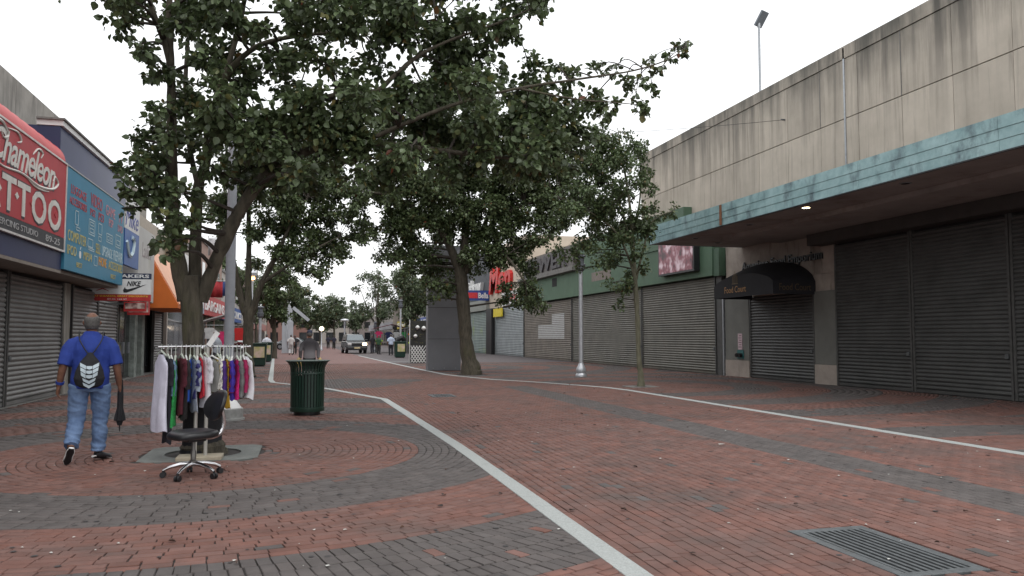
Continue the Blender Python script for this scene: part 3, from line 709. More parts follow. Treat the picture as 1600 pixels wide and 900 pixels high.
fm = MB().box(XS-.11,XS+.02,YT0,YT1,5.4,5.44).box(XS-.11,XS+.02,YT0,YT1,3.4,3.44).box(XS-.11,XS+.02,YT1,YT1+.04,3.4,5.44)
fm.build('trim', mat('trim_white', (.6,.58,.56), .5), ts)
br_ = MB(); n = 10
for i in range(33):
    y = YT0+(YT1-YT0)*i/32
    for k in range(n+1):
        a = math.pi/2*k/n; rr = .50*(1+.035*math.cos(i*math.pi))
        br_.v.append((XS-.02-.62*(1-math.cos(a)) , y, 5.44+rr*math.sin(a)))
for i in range(32):
    for k in range(n): a = i*(n+1)+k; br_.f.append((a, a+1, a+n+2, a+n+1))
b = len(br_.v); br_.f.append(tuple(32*(n+1)+k for k in range(n+1)) + (b,)); br_.v.append((XS-.64, YT1, 5.44))
br_.build('barrel_awning', mat('awning_red', (.5,.06,.06), .55, .1, 3), ts, smooth=True)
M_ivory = mat('sign_ivory', (.62,.6,.56), .5)
M_shade = mat('letter_shade', (.06,.05,.06), .6)
fT = face_l(XS+.002)
for dm, mm, o_ in ((.004, M_shade, .045), (.010, M_ivory, 0)):
    f_ = lambda u, v, d, dm=dm: (XS+.002+dm*d/.01, u, v)
    text_poly('TATTOO', mm, ts, 'lettering', f_, 14.35-o_, 19.62+o_, 3.80-o_, 4.46+o_*.6, .01, space=1.12, bold=.02)
    text_poly('Chameleon', mm, ts, 'script_lettering', f_, 15.5-o_, 19.1+o_, 4.66-o_, 5.26+o_*.6, .01, shear=.35, bold=.012, space=.92)
for y in (15.0, 15.9, 16.8, 17.65, 18.45, 19.25):     # spurs in the middle of the letter stems
    MB().prism([(y-.11,4.15),(y,4.22),(y+.11,4.15),(y,4.08)], fT, 0, .008).build('letter_spur', M_ivory if y < 17.3 else M_tred, ts)
def flourish(pts, r=.022):
    MB().tube([(XS+.008, u, v) for u, v in [tuple(p) for p in catmull(pts, 8)]], [r*(.35+.65*math.sin(math.pi*min(max(i/(8*(len(pts)-1)),.02),.98))) for i in range(8*(len(pts)-1)+1)], 6).build('flourish', M_ivory, ts)
flourish([(15.2,4.66),(16.0,4.56),(17.0,4.62),(18.0,4.56),(18.9,4.66),(19.3,4.84),(19.1,4.96),(18.95,4.84)], .03)
flourish([(15.2,5.0),(15.4,5.28),(15.9,5.34),(16.2,5.18),(16.0,5.08),(15.85,5.2)], .03)
flourish([(16.2,5.3),(16.7,5.34),(16.9,5.22),(16.7,5.15)], .025)
flourish([(17.6,5.12),(17.9,5.3),(18.2,5.28),(18.1,5.15)], .025)
flourish([(17.4,4.57),(17.8,4.51),(18.3,4.52),(18.7,4.57)], .02)
text_poly('TATTOO & BODY PIERCING STUDIO', mat('sign_silver', (.4,.4,.4), .6), ts, 'footer_lettering', fT, 13.3, 18.1, 3.52, 3.64, .006)
text_poly('89-25', mat('sign_silver', (.4,.4,.4), .6), ts, 'footer_lettering', fT, 18.6, 19.6, 3.51, 3.65, .006)

l2 = empty('phone_repair_store', (0,0,0), 0, 'navy clad store front with white coping above the blue repair sign', 'building')
slab(l2, 'cladding', M_navy2, -7.3, XS-.16, 20.0, 27.4, 5.45, 6.3)
slab(l2, 'cladding_end', M_navy, -7.19, XS-.165, 19.97, 19.998, 3.0, 6.3)
slab(l2, 'cladding', M_navy, -7.2, XS-.11, 20.0, 26.0, 3.03, 5.44)
slab(l2, 'coping', M_white, -5.95, XS-.1, 19.95, 27.5, 6.31, 6.43)
slab(l2, 'coping_cap', M_conc, -5.95, XS-.06, 19.9, 27.5, 6.435, 6.48)
slab(l2, 'wall', M_dark, -12, XL-.12, 23.8, 29.4, 0, 2.9)
slab(l2, 'soffit', mat('soffit_left', (.22,.19,.165), .8), -7.2, XS-.12, 20.0, 26.0, 2.94, 3.02)
shutter(l2, 1, XL, 23.85, 26.6, .02, 2.9, M_sh_left)
shutter(l2, 1, XL, 26.7, 29.3, .02, 2.9, M_sh_left)
bsn = empty('repair_sign', (0,0,0), 0, 'blue sign board with red yellow and white electronics repair lettering', 'sign')
M_sb = mat('sign_teal_blue', (.035,.20,.32), .5, .08, 2)
slab(bsn, 'panel', M_sb, XS-.1, XS, 20.0, 26.0, 3.03, 5.40)
slab(bsn, 'trim', mat('trim_grey', (.35,.35,.35), .5), XS-.1, XS+.015, 20.0, 26.0, 5.405, 5.44)
fb = face_l(XS+.002)
M_lr = mat('print_red', (.45,.06,.07), .6); M_lp = mat('print_pink', (.55,.25,.28), .6); M_ly = mat('print_yellow', (.5,.42,.16), .6); M_lw = mat('print_pale', (.5,.62,.66), .6); M_lo = mat('print_orange', (.7,.33,.06), .6)
for s_, m_, a, c, z0, z1 in (('LUGGAGE', M_lr, 20.35, 21.7, 4.84, 5.05), ('VIDEO', M_lr, 22.1, 23.3, 4.84, 5.16), ('GAME', M_lp, 23.7, 24.8, 4.84, 5.12), ('TV', M_lp, 25.2, 25.8, 4.84, 5.08),
        ('ACCESSORIES', M_lr, 20.25, 21.75, 4.58, 4.76), ('PS2', M_lr, 22.1, 22.6, 4.58, 4.76), ('PS3', M_lr, 22.95, 23.5, 4.56, 4.78), ('PSP', M_lp, 24.1, 24.6, 4.56, 4.78), ('DVD', M_lp, 25.2, 25.8, 4.56, 4.76),
        ('COMPUTER', M_ly, 20.2, 21.8, 3.72, 3.97), ('SELL', M_ly, 22.75, 23.25, 3.68, 3.94), ('UPGRADE', M_lw, 23.4, 24.6, 3.68, 3.95), ('REPAIR', M_lw, 24.75, 25.9, 3.68, 3.97),
        ('IPOD', M_ly, 20.2, 20.95, 3.40, 3.62), ('MP3/4', M_ly, 21.6, 22.4, 3.40, 3.60), ('PHONE', M_lo, 23.1, 23.95, 3.38, 3.62), ('ACCESSORIES', M_ly, 24.2, 25.9, 3.38, 3.62),
        ('BEST', M_ly, 21.0, 21.5, 3.16, 3.28), ('BEST', M_ly, 24.5, 25.1, 3.14, 3.26)):
    text_poly(s_, m_, bsn, 'lettering', fb, a, c, z0, z1, .006)
ic = MB()
def outline(y0, y1, z0, z1, t=.022):
    for q in (((y0,z0),(y1,z0),(y1,z0+t),(y0,z0+t)), ((y0,z1-t),(y1,z1-t),(y1,z1),(y0,z1)), ((y0,z0),(y0+t,z0),(y0+t,z1),(y0,z1)), ((y1-t,z0),(y1,z0),(y1,z1),(y1-t,z1))): ic.prism(list(q), fb, 0, .005)
for q in ((20.75,21.05,4.15,4.5),(20.85,21.2,4.03,4.12),(22.0,22.6,4.08,4.48),(22.1,22.5,4.14,4.26),(22.1,22.5,4.32,4.42),(22.95,23.35,4.2,4.5),(22.98,23.3,4.02,4.16),(23.85,24.6,4.1,4.35),(23.95,24.2,4.16,4.28),(24.3,24.5,4.16,4.28),(24.95,25.6,4.08,4.45),(25.05,25.5,4.15,4.3),(21.95,22.45,3.76,3.98),(22.0,22.6,3.68,3.75),(22.6,22.95,3.34,3.6)):
    ic = MB(); outline(*q); ic.build('icon', M_lw, bsn)
apl = MB(); apl.prism([(21.28+.10*math.cos(a)*(1-.12*math.cos(2*a)), 3.48+.10*math.sin(a)*(1+.08*math.cos(2*a))) for a in np.linspace(0, 6.1, 18)], fb, 0, .005); apl.prism([(21.27,3.60),(21.33,3.62),(21.36,3.68),(21.29,3.66)], fb, 0, .005)
apl.build('icon', M_white, bsn)

# blade sign of the shoe store
nk = empty('blade_sign', (0,0,0), 0, 'white and red projecting sneaker store sign behind the man in blue', 'sign')
YN = 26.3; fN = face_f(YN-.062)
slab(nk, 'panel', M_white, -6.35, -4.55, YN-.06, YN+.06, 2.78, 3.24)
slab(nk, 'red_strip', mat('sign_scarlet', (.45,.03,.03), .5), -6.35, -4.55, YN-.061, YN+.06, 2.58, 2.775)
slab(nk, 'header', mat('sign_navy', (.02,.03,.07), .5), -6.35, -4.55, YN-.061, YN+.06, 3.245, 3.42)
M_ink = mat('sign_ink', (.015,.015,.018), .5)
text_poly('SNEAKERS', M_white, nk, 'lettering', fN, -5.85, -4.6, 3.28, 3.385, .006, bold=.03)
text_poly('JORDAN', M_ink, nk, 'lettering', fN, -6.26, -5.5, 2.96, 3.09, .006, space=1.25)
text_poly('NIKE', M_ink, nk, 'lettering', fN, -5.22, -4.82, 3.03, 3.18, .006, shear=.3, bold=.03)
MB().prism([(-5.32,2.90),(-5.30,2.83),(-5.22,2.83),(-5.05,2.90),(-4.66,3.09),(-5.08,2.96),(-5.2,2.93),(-5.25,2.95),(-5.27,3.0)], fN, 0, .006).build('swoosh', M_ink, nk)
text_poly('GREAT SNEAKERS, GREAT DISCOUNTS!', mat('sign_yellow', (.75,.5,.05), .5), nk, 'lettering', fN, -6.28, -4.62, 2.69, 2.75, .006, bold=.02)
text_poly('89-06 165 ST', M_white, nk, 'lettering', fN, -5.75, -5.2, 2.61, 2.65, .006)
jm = MB(); c0 = (-5.88, 3.0)
for a, b, w in (((0,.02),(0,-.05),.035),((0,-.05),(-.17,-.12),.03),((0,-.05),(.17,-.13),.03),((0,.02),(.10,.09),.02),((0,.02),(-.10,.0),.02)):
    d = Vector((b[0]-a[0], b[1]-a[1])); nn = Vector((-d.y, d.x)).normalized()*w/2
    jm.prism([(c0[0]+a[0]+nn.x, c0[1]+a[1]+nn.y), (c0[0]+b[0]+nn.x*.5, c0[1]+b[1]+nn.y*.5), (c0[0]+b[0]-nn.x*.5, c0[1]+b[1]-nn.y*.5), (c0[0]+a[0]-nn.x, c0[1]+a[1]-nn.y)], fN, .006, .009)
jm.prism([(c0[0]+.028*math.cos(t), c0[1]+.05+.028*math.sin(t)) for t in np.linspace(0,5.8,10)], fN, .006, .009)
jm.build('emblem', mat('emblem_red', (.4,.02,.02), .5), nk)
slab(nk, 'bracket', M_iron, -6.5, -6.35, YN-.03, YN+.03, 3.05, 3.15)
for i, (x0, x1, Y, z0, z1, lab) in enumerate(((-5.55,-4.9,27.6,2.3,2.6,'small red framed photo sign just under the sneaker store sign'),(-5.9,-5.2,29.9,2.25,2.75,'small red framed photo sign beneath the white box sign'))):
    q = empty('photo_sign', (0,0,0), 0, lab, 'sign')
    slab(q, 'frame', mat('sign_scarlet', (.45,.03,.03), .5), x0, x1, Y-.05, Y+.05, z0, z1)
    slab(q, 'print', poster_mat('photo_print_%d' % i, (.05,.03,.03), (.35,.2,.18), (.6,.5,.45), 6), x0+.03, x1-.03, Y-.06, Y-.051, z0+.09, z1-.03)
    slab(q, 'bracket', M_iron, -6.4, x0, Y-.02, Y+.02, z1-.08, z1-.04)

l3 = empty('sneaker_store', (0,0,0), 0, 'narrow white store with dark glass doors behind the sneaker sign', 'building')
slab(l3, 'wall', mat('white_wall', (.5,.5,.49), .8, .1, 1), -14, XL-.05, 27.55, 32.2, 3.0, 6.6)
slab(l3, 'wall', M_dark, -14, XL-.3, 29.4, 32.2, 0, 2.99)
for i, y in enumerate((29.42, 30.3, 31.2)):
    d = slab(l3, 'door', M_glass, XL-.16, XL-.12, y+.06, y+.82, .06, 2.5)
    slab(d, 'door_frame', M_rail, XL-.18, XL-.10, y, y+.055, 0, 2.55); slab(d, 'handle', M_steel, XL-.118, XL-.07, y+.7, y+.74, .9, 1.3)
slab(l3, 'kick_plate', M_rail, XL-.18, XL-.1, 29.42, 32.1, 0, .055)
slab(l3, 'pier', mat('paint_worn', (.22,.25,.23), .8, .4, 5), XL-.2, XL+.05, 32.1, 32.6, 0, 2.95)
sg = empty('shop_sign', (0,0,0), 0, 'white and royal blue script sign right of the blue repair board', 'sign')
slab(sg, 'panel', M_white, XS-.25, XS-.15, 26.9, 29.1, 4.9, 6.1); slab(sg, 'blue_panel', mat('royal', (.03,.11,.35), .5), XS-.25, XS-.149, 26.9, 29.1, 3.75, 4.895)
text_poly('Mike', mat('royal_dark', (.02,.04,.25), .5), sg, 'lettering', face_l(XS-.15), 26.95, 28.9, 5.0, 5.6, .01, shear=.3)
MB().tube([(XS-.145,u,v) for u, v in catmull([(27.1,4.5),(27.5,4.1),(28.0,4.2),(28.2,4.6),(27.9,4.7)],6)], .07, 6).build('emblem', M_lw, sg)
slab(sg, 'bracket', M_iron, -6.6, XS-.25, 27.9, 28.0, 4.3, 4.4)
wb = empty('box_sign', (0,0,0), 0, 'big faded white box sign between the blue signs and orange awning', 'sign')
MB().quadbox([(-6.2,29.3,2.75),(-5.5,29.35,2.95),(-5.5,32.3,2.75),(-6.2,32.4,2.75),(-6.2,29.3,5.4),(-5.5,29.35,5.3),(-5.5,32.3,5.3),(-6.2,32.4,5.4)]).build('box', mat('faded_white', (.55,.55,.53), .7, .1, 1.5, dirt=((.5,.5,.38), 1.3, .6, (1,1,1))), wb)
text_poly('Ladies', mat('faded_text', (.42,.38,.38), .7), wb, 'lettering', face_l(-5.498), 30.0, 31.6, 4.3, 4.8, .006)

l5 = empty('orange_awning_store', (0,0,0), 0, 'store with bright orange sloped awning beside the near tree trunk', 'building')
slab(l5, 'wall', mat('beige_wall', (.42,.38,.32), .85), -14, XL-.05, 32.7, 40, 3.0, 6.2)
slab(l5, 'wall', M_dark, -14, XL-.3, 32.7, 40, 0, 2.99)
aw2 = MB().prism([(-6.15,4.9),(-5.9,4.9),(-4.7,2.75),(-4.7,2.6),(-6.15,2.6)], lambda u, v, d: (u, d, v), 32.75, 38.6).build('awning', mat('orange_canvas', (.62,.15,.02), .7, .08, 2), l5)
MB().prism([(-5.895,4.91),(-5.87,4.91),(-4.675,2.76),(-4.70,2.76)], lambda u, v, d: (u, d, v), 33.0, 38.4).build('awning_panel', mat('faded_orange', (.75,.42,.28), .7, .08, 2), aw2)
slab(l5, 'pier', mat('paint_worn', (.22,.25,.23), .8, .4, 5), XL-.2, XL+.05, 33.5, 34.0, 0, 2.6)
shutter(l5, 1, XL-.05, 36.4, 38.4, .02, 2.6, M_sh_left, single=False)
slab(l5, 'shop_window', M_glass, XL-.25, XL-.2, 34.1, 36.3, .3, 2.55)
ysn = empty('shop_sign', (0,0,0), 0, 'yellow and white panel sign standing above the orange awning', 'sign')
slab(ysn, 'panel', mat('pale_yellow', (.65,.52,.12), .6), -5.9, -5.75, 38.7, 41.5, 4.0, 5.9); slab(ysn, 'white_panel', M_white, -5.9, -5.75, 41.51, 43.4, 3.9, 5.6)
slab(ysn, 'bracket', M_iron, -6.3, -5.9, 40, 40.1, 4.5, 4.6)
row_building(40.1, 52, 1, XL-.1, 6.4, (.36,.33,.3), (.25,.3,.36), 'clothing_store', 'grey store with pale fascia behind the grey street pole', word='CLOTHING')
row_building(52.1, 66, 1, XL-.2, 7.5, (.3,.2,.16), (.45,.05,.05), 'red_fascia_store', 'brown store with red fascia along the left side', word='BARGAINS')
row_building(66.1, 86, 1, XL-.4, 6.8, (.4,.38,.34), (.04,.1,.3), 'blue_fascia_store', 'pale store with blue fascia far along the left side', word='ELECTRONICS')
row_building(86.1, 110, 1, XL-.8, 8.2, (.27,.2,.17), (.5,.5,.48), 'white_fascia_store', 'brown store with white fascia far along the left side')
row_building(110.1, 190, 1, XL-2.5, 7.5, (.3,.28,.26), (.3,.12,.1), 'distant_left_store', 'beige store block at the far end on the left')

# ---------------------------------------------------------------- trees
def leaf_mat(name, c, var, yellow):
    m = bpy.data.materials.new(name); m.use_nodes = True; nt = m.node_tree; N = nt.nodes; L = nt.links; b = N['Principled BSDF']
    b.inputs['Roughness'].default_value = .46; b.inputs['Specular IOR Level'].default_value = .55
    g = N.new('ShaderNodeNewGeometry'); oi = N.new('ShaderNodeObjectInfo'); ad = N.new('ShaderNodeMath'); ad.operation = 'ADD'; L.new(g.outputs['Random Per Island'], ad.inputs[0]); L.new(oi.outputs['Random'], ad.inputs[1])
    fr = N.new('ShaderNodeMath'); fr.operation = 'FRACT'; L.new(ad.outputs[0], fr.inputs[0])
    r = N.new('ShaderNodeValToRGB'); c = np.array(c); e = r.color_ramp.elements
    e[0].position = 0; e[0].color = (*(c*(1-var)),1); e[1].position = .93; e[1].color = (*(c*(1+var)),1)
    q = e.new(.975); q.color = (*yellow,1); q = e.new(.9985); q.color = (.15,.11,.04,1); q = e.new(.9995); q.color = (.16,.03,.015,1)
    L.new(fr.outputs[0], r.inputs[0]); L.new(r.outputs[0], b.inputs['Base Color'])
    tr = N.new('ShaderNodeBsdfTranslucent'); L.new(r.outputs[0], tr.inputs['Color']); ms = N.new('ShaderNodeMixShader'); ms.inputs[0].default_value = .22
    L.new(b.outputs[0], ms.inputs[1]); L.new(tr.outputs[0], ms.inputs[2]); L.new(ms.outputs[0], N['Material Output'].inputs['Surface']); return m
ML_near = leaf_mat('leaf_dark', (.095,.132,.06), .55, (.16,.155,.05))
ML_mid = leaf_mat('leaf_mid', (.098,.135,.058), .55, (.10,.10,.03))
ML_young = leaf_mat('leaf_young', (.095,.135,.058), .4, (.14,.13,.04))
ML_far = leaf_mat('leaf_far', (.10,.135,.07), .4, (.14,.13,.05))
LEAF6 = np.array([(0,0,0),(-.36,.22,.10),(-.40,.52,.12),(-.2,.82,.06),(0,1.02,-.06),(.2,.82,.06),(.40,.52,.12),(.36,.22,.10),(0,.5,0)])
LEAF6F = np.array([(0,8,2,1),(8,4,3,2),(0,7,6,8),(8,6,5,4)])
LEAF4 = np.array([(0,0,0),(-.38,.45,.1),(0,1,-.05),(.38,.45,.1)]); LEAF4F = np.array([(0,3,2,1)])
def leaf_frames(P, D, r, size):
    """P positions, D outward directions: rotation frames for drooping leaves"""
    n = len(P); ydir = D + r.normal(0, .7, (n,3)) + np.array([0,0,-.55]); ydir /= np.linalg.norm(ydir, axis=1)[:,None]
    nz = r.normal(0, .55, (n,3)) + np.array([0,0,.9]); nz -= ydir*(nz*ydir).sum(1)[:,None]; nz /= np.linalg.norm(nz, axis=1)[:,None]
    x = np.cross(ydir, nz); s = size*(.5+.8*r.random(n))
    return x, ydir, nz, s
def tri(mb, pts, r):
    """thin three-sided twig through three points"""
    b = len(mb.v); d = pts[2]-pts[0]; u = np.cross(d, (.3,.5,.8)); u /= np.linalg.norm(u)+1e-9; w = np.cross(d, u); w /= np.linalg.norm(w)+1e-9
    for p, q in zip(pts, (r, r*.75, r*.4)):
        for c, s_ in ((1,0),(-.5,.87),(-.5,-.87)): mb.v.append(tuple(p+u*(c*q)+w*(s_*q)))
    for i in (0, 3):
        for k in range(3): mb.f.append((b+i+k, b+i+(k+1) % 3, b+i+3+(k+1) % 3, b+i+3+k))
def make_tree(name, label, limbs, clumps, lsize, lm, tmpl=(LEAF4, LEAF4F), nobj=0, seed=1, bark=None, sides=10, twig=.012, group=None, sub=9):
    """limbs: lists of (x,y,z,r); clumps: (x,y,z,radius,leaves)"""
    r = np.random.default_rng(seed); bark = bark or M_bark
    base = limbs[0][0]; root = empty(name, (base[0], base[1], 0), 0, label, 'tree', group); O = Vector((base[0], base[1], 0)); ON = np.array(O)
    mbt = MB(); samp = []
    for i, lb in enumerate(limbs):
        C = catmull(lb, 5); rad = [max(c[3], .006) for c in C]
        mbt.tube([Vector(c[:3])-O + Vector(r.normal(0, .02*c[3], 3)) for c in C], [q*(1+.06*r.normal()) for q in rad], sides if i == 0 else max(6, sides-2))
        samp += [(c[0],c[1],c[2],c[3],i) for c in C]
    tr = mbt.build('trunk', bark, root, smooth=True, fix=False)
    S = np.array([s[:3] for s in samp]); tw = MB(); LP = []; LD = []
    for (cx,cy,cz,cr,nl) in clumps:
        c = np.array((cx,cy,cz)); d = np.linalg.norm(S-c, axis=1) + .6*np.maximum(S[:,2]-cz, 0) + (S[:,2] < limbs[0][0][2]+1.2)*5
        k = int(np.argmin(d)); a = S[k]; L_ = np.linalg.norm(c-a)
        mid = a*.5+c*.5 + r.normal(0, min(.06*L_, .05)+.005, 3) + np.array([0,0,min(.05*L_,.06)])
        r0 = min(samp[k][3]*.6, twig*(1+1.3*L_)); path = catmull([a, mid, c], 4)
        tw.tube([Vector(p)-O for p in path], [r0*(1-.75*i/8)+.003 for i in range(9)], 5, cap=False)
        ns = max(3, min(sub, int(nl/12))); per = max(4, int(nl/ns))
        for j in range(ns):
            d3 = r.normal(0, 1, 3); d3[2] *= .75; d3 /= np.linalg.norm(d3); st = path[r.integers(5, 9)]
            en = c + d3*cr*(.55+.5*r.random()); md = (st+en)/2 + r.normal(0, .12*cr, 3)
            pts = catmull([st, md, en], 3); tri(tw, [st-ON, md-ON, en-ON], .006*twig/.012)
            pp = np.array(pts); t = np.clip(r.beta(2.2, 1.1, per), 0, .999)*6; i0 = t.astype(int); fr = (t-i0)[:,None]
            P = pp[i0]*(1-fr)+pp[i0+1]*fr + r.normal(0, .16*cr, (per,3)); LP.append(P); dd = P-c; LD.append(dd/(np.linalg.norm(dd, axis=1)[:,None]+1e-6))
    tw.build('branches', M_barkd, root, fix=False)['kind'] = 'stuff'
    P = np.concatenate(LP); D = np.concatenate(LD); x, y, z, s = leaf_frames(P, D, r, lsize)
    n = len(P); single = np.zeros(n, bool)
    if nobj:
        d = np.linalg.norm(P-np.array(CAM), axis=1); v_ = P-np.array(CAM); w_ = v_@np.array(FW); px = np.stack([800+FPX*(v_@np.array(RT))/w_, 450-FPX*(v_@np.array(UP))/w_], 1); ok = (px[:,0] > 5) & (px[:,0] < 1595) & (px[:,1] > 5)
        single[np.argsort(np.where(ok, d, 1e9))[:nobj]] = True; single &= ok
        me = bpy.data.meshes.new('leaf'); me.from_pydata([tuple(v) for v in tmpl[0]], [], [tuple(f) for f in tmpl[1]]); me.materials.append(lm)
        for i in np.nonzero(single)[0]:
            o = bpy.data.objects.new('leaf', me); link(o, root)
            o.matrix_local = Matrix(((x[i,0]*s[i],y[i,0]*s[i],z[i,0]*s[i],P[i,0]-O.x),(x[i,1]*s[i],y[i,1]*s[i],z[i,1]*s[i],P[i,1]-O.y),(x[i,2]*s[i],y[i,2]*s[i],z[i,2]*s[i],P[i,2]),(0,0,0,1)))
    g = ~single; P, x, y, z, s = P[g]-np.array(O), x[g], y[g], z[g], s[g]; T, F = tmpl
    V = P[:,None,:] + s[:,None,None]*(x[:,None,:]*T[None,:,0:1] + y[:,None,:]*T[None,:,1:2] + z[:,None,:]*T[None,:,2:3])
    Fq = (np.arange(len(P))[:,None,None]*len(T) + F[None]).reshape(-1, F.shape[1])
    tag(np_mesh('crown', V.reshape(-1,3), Fq, lm, root), kind='stuff')
    return root
def P4(px, py, Y, rpx): p = atY(px, py, Y); w = proj(p)[2]; return (p.x, p.y, p.z, rpx*w/FPX*LIMB)
LIMB = .78
def fuller(lst, seed, j=24, keep=1.0, rmin=22, k=.85):
    r = np.random.default_rng(seed); return lst + [(q[0]+r.normal(0,j), q[1]+r.normal(0,j*.8), q[2]*k) for q in lst if q[2] >= rmin and r.random() < keep and not (seed == 41 and q[1] > 255 and q[0] < 440)]
def blobs(lst, Yc, dens, seed, depth=1.0, subr=.5):
    """lst: (px, py, radius px[, Y]); splits each into leaf clumps inside a ball of that radius"""
    r = np.random.default_rng(seed); out = []
    for q in lst:
        px, py, rp = q[:3]; Y = q[3] if len(q) > 3 else Yc + r.normal(0, depth*.45)
        c = np.array(atY(px, py, Y)); w = proj(c)[2]; rad = rp*w/FPX; k = max(1, round((rad/subr)**2*1.15))
        for _ in range(k):
            d = r.normal(0, 1, 3); d /= np.linalg.norm(d); p = c + d*rad*.78*r.random()**.5*np.array([1, depth, 1]) if k > 1 else c
            cr = min(subr, rad)*(.8+.4*r.random()); out.append((*p, cr, max(30, int(dens*(cr/subr)**2))))
    return out
YN_ = 10.95
limbs = [
 [(*TREES['near'],-.05,.30),(-1.24,10.95,.25,.225),P4(303,610,YN_,20),P4(302,530,YN_,19),P4(299,470,YN_,21),P4(297,430,YN_,17)],
 [P4(288,470,YN_,15),P4(277,400,YN_,14.5),P4(269,320,YN_,13),P4(268,230,YN_-.2,11),P4(268,150,YN_-.3,8.5),P4(266,90,YN_-.4,7.5),P4(265,0,YN_-.5,6),P4(270,-120,YN_-.5,4),P4(268,-260,YN_-.4,2)],
 [P4(266,100,YN_-.4,6),P4(255,62,YN_-.5,5.5),P4(240,20,YN_-.6,5),P4(224,-40,YN_-.7,3.5),P4(205,-140,YN_-.8,2)],
 [P4(305,470,YN_+.1,13),P4(305,390,YN_+.15,11.5),P4(310,293,YN_+.2,10.5),P4(321,255,YN_+.2,10),P4(337,167,YN_+.1,9),P4(350,123,YN_,8),P4(390,80,YN_-.2,5.5),P4(433,62,YN_-.3,4.5),P4(500,52,YN_-.5,3.5),P4(583,47,YN_-.7,2.6),P4(680,30,YN_-.9,1.8)],
 [P4(350,123,YN_,6),P4(366,70,YN_+.1,5.5),P4(378,20,YN_+.2,5),P4(392,-60,YN_+.2,4),P4(400,-200,YN_+.3,2)],
 [P4(315,470,YN_,13),P4(338,407,YN_-.1,13.5),P4(361,355,YN_-.2,13.5),P4(382,318,YN_-.3,13),P4(413,277,YN_-.4,11.5),P4(477,237,YN_-.5,10),P4(533,228,YN_-.6,8),P4(597,225,YN_-.7,6.5),P4(662,232,YN_-.8,5.5),P4(764,244,YN_-.9,3.5),P4(850,250,YN_-1.0,2)],
 [P4(332,205,YN_+.1,6),P4(403,190,YN_-.3,4.5),P4(450,170,YN_-.5,4.2),P4(527,147,YN_-.8,4.5),P4(587,142,YN_-.9,5),P4(613,121,YN_-1.0,4.6),P4(651,89,YN_-1.1,4),P4(696,66,YN_-1.2,3),P4(780,35,YN_-1.3,2),P4(850,5,YN_-1.4,1.2)],
 [P4(560,226,YN_-.65,5),P4(640,190,YN_-1.0,4.2),P4(720,160,YN_-1.2,3.6),P4(810,138,YN_-1.4,3),P4(908,123,YN_-1.6,2.2),P4(991,110,YN_-1.7,1.7),P4(1048,91,YN_-1.8,1.1),P4(1072,72,YN_-1.8,.7)],
 [P4(810,138,YN_-1.4,2.4),P4(860,148,YN_-1.5,2),P4(908,156,YN_-1.6,1.6),P4(960,160,YN_-1.7,1.2),P4(1010,165,YN_-1.7,.7)],
 [P4(366,350,YN_-.2,6),P4(385,300,YN_+.5,5),P4(400,240,YN_+1.0,4),P4(440,190,YN_+1.4,3)],
 [P4(310,293,YN_+.2,6),P4(295,220,YN_+.9,5),P4(290,120,YN_+1.4,4),P4(300,0,YN_+1.6,3)],
]
BL1 = [(200,15,34),(180,40,18),(212,70,14),(195,-40,55),(250,110,24),(232,118,12),(243,165,20),(262,160,18),(215,208,16),(205,218,10),(238,225,26),(262,210,24),
 (215,265,30),(200,300,26),(235,290,40),(255,340,34),(270,375,26),(190,325,14),(225,255,26),(185,262,8),(285,300,30),(245,375,16),(300,345,24),(260,395,14),
 (300,40,45),(330,90,42),(295,150,40),(310,220,44),(345,30,50),(300,-60,70),(365,150,42),(385,110,30),(350,200,46),(395,220,46),(330,260,40),(375,270,40),
 (430,95,34),(405,50,26),(450,130,36),(440,200,50),(480,170,40),(420,250,40),(470,262,36),(490,60,34),(470,25,30),(510,100,36),(515,195,46),(520,250,32),(540,40,38),(500,0,50),(430,-60,60),(395,290,28),
 (550,180,40),(565,225,38),(590,75,22),(560,15,34),(600,35,36),(620,180,40),(640,55,36),(655,215,46),(610,250,36),(650,130,32),(675,160,44),(690,100,42),(690,40,40),(640,0,46),(560,-60,60),(700,-40,60),
 (720,60,42),(740,130,48),(710,200,50),(680,255,34),(750,190,46),(770,100,36),(770,40,34),(800,60,24),(815,15,30),(845,8,16),(790,-40,46),(735,262,34),(775,240,40),(800,150,40),(800,200,44),(830,110,26),(830,240,36),(850,180,36),(845,140,26),(870,100,16),
 (870,225,34),(885,170,30),(895,125,22),(900,200,26),(905,240,20),(885,260,20),(925,150,20),(930,110,16),(940,180,18),(920,215,16),(955,110,12),(960,165,12),(975,125,14),(985,150,13),(1005,100,14),(1010,130,12),(1008,165,12),(1000,178,9),(1025,115,10),(1022,150,7),(1045,90,10),(1065,75,12),(1070,88,8)]
near_tree = make_tree('pear_tree', 'large leafy tree spreading over the street behind the clothes rack', limbs, blobs(fuller(BL1, 41, 26) + [(560,150,34),(600,110,22),(540,120,28),(620,270,30),(560,265,34),(700,275,30),(800,265,30),(850,268,24),(480,285,26)], YN_-.5, 540, 5, 1.35, .42) + [(x*1.0, y, z, .7, 260) for x, y, z in nr.uniform((-4.0,8.5,6.8), (2.2,13.5,8.4), (40,3))],
   .084, ML_near, (LEAF6, LEAF6F), nobj=300, seed=11, sides=14)
dark_foot = MB().lathe([(.27,0),(.24,.1),(.235,.5),(.232,.72),(.235,.73),(.225,.74)], 20, (-.02,0,.02)).build('dark_trunk_foot', M_black_cloth, near_tree, smooth=True)  # black shell around the trunk foot, for the very dark lower trunk
Y2 = 31.4
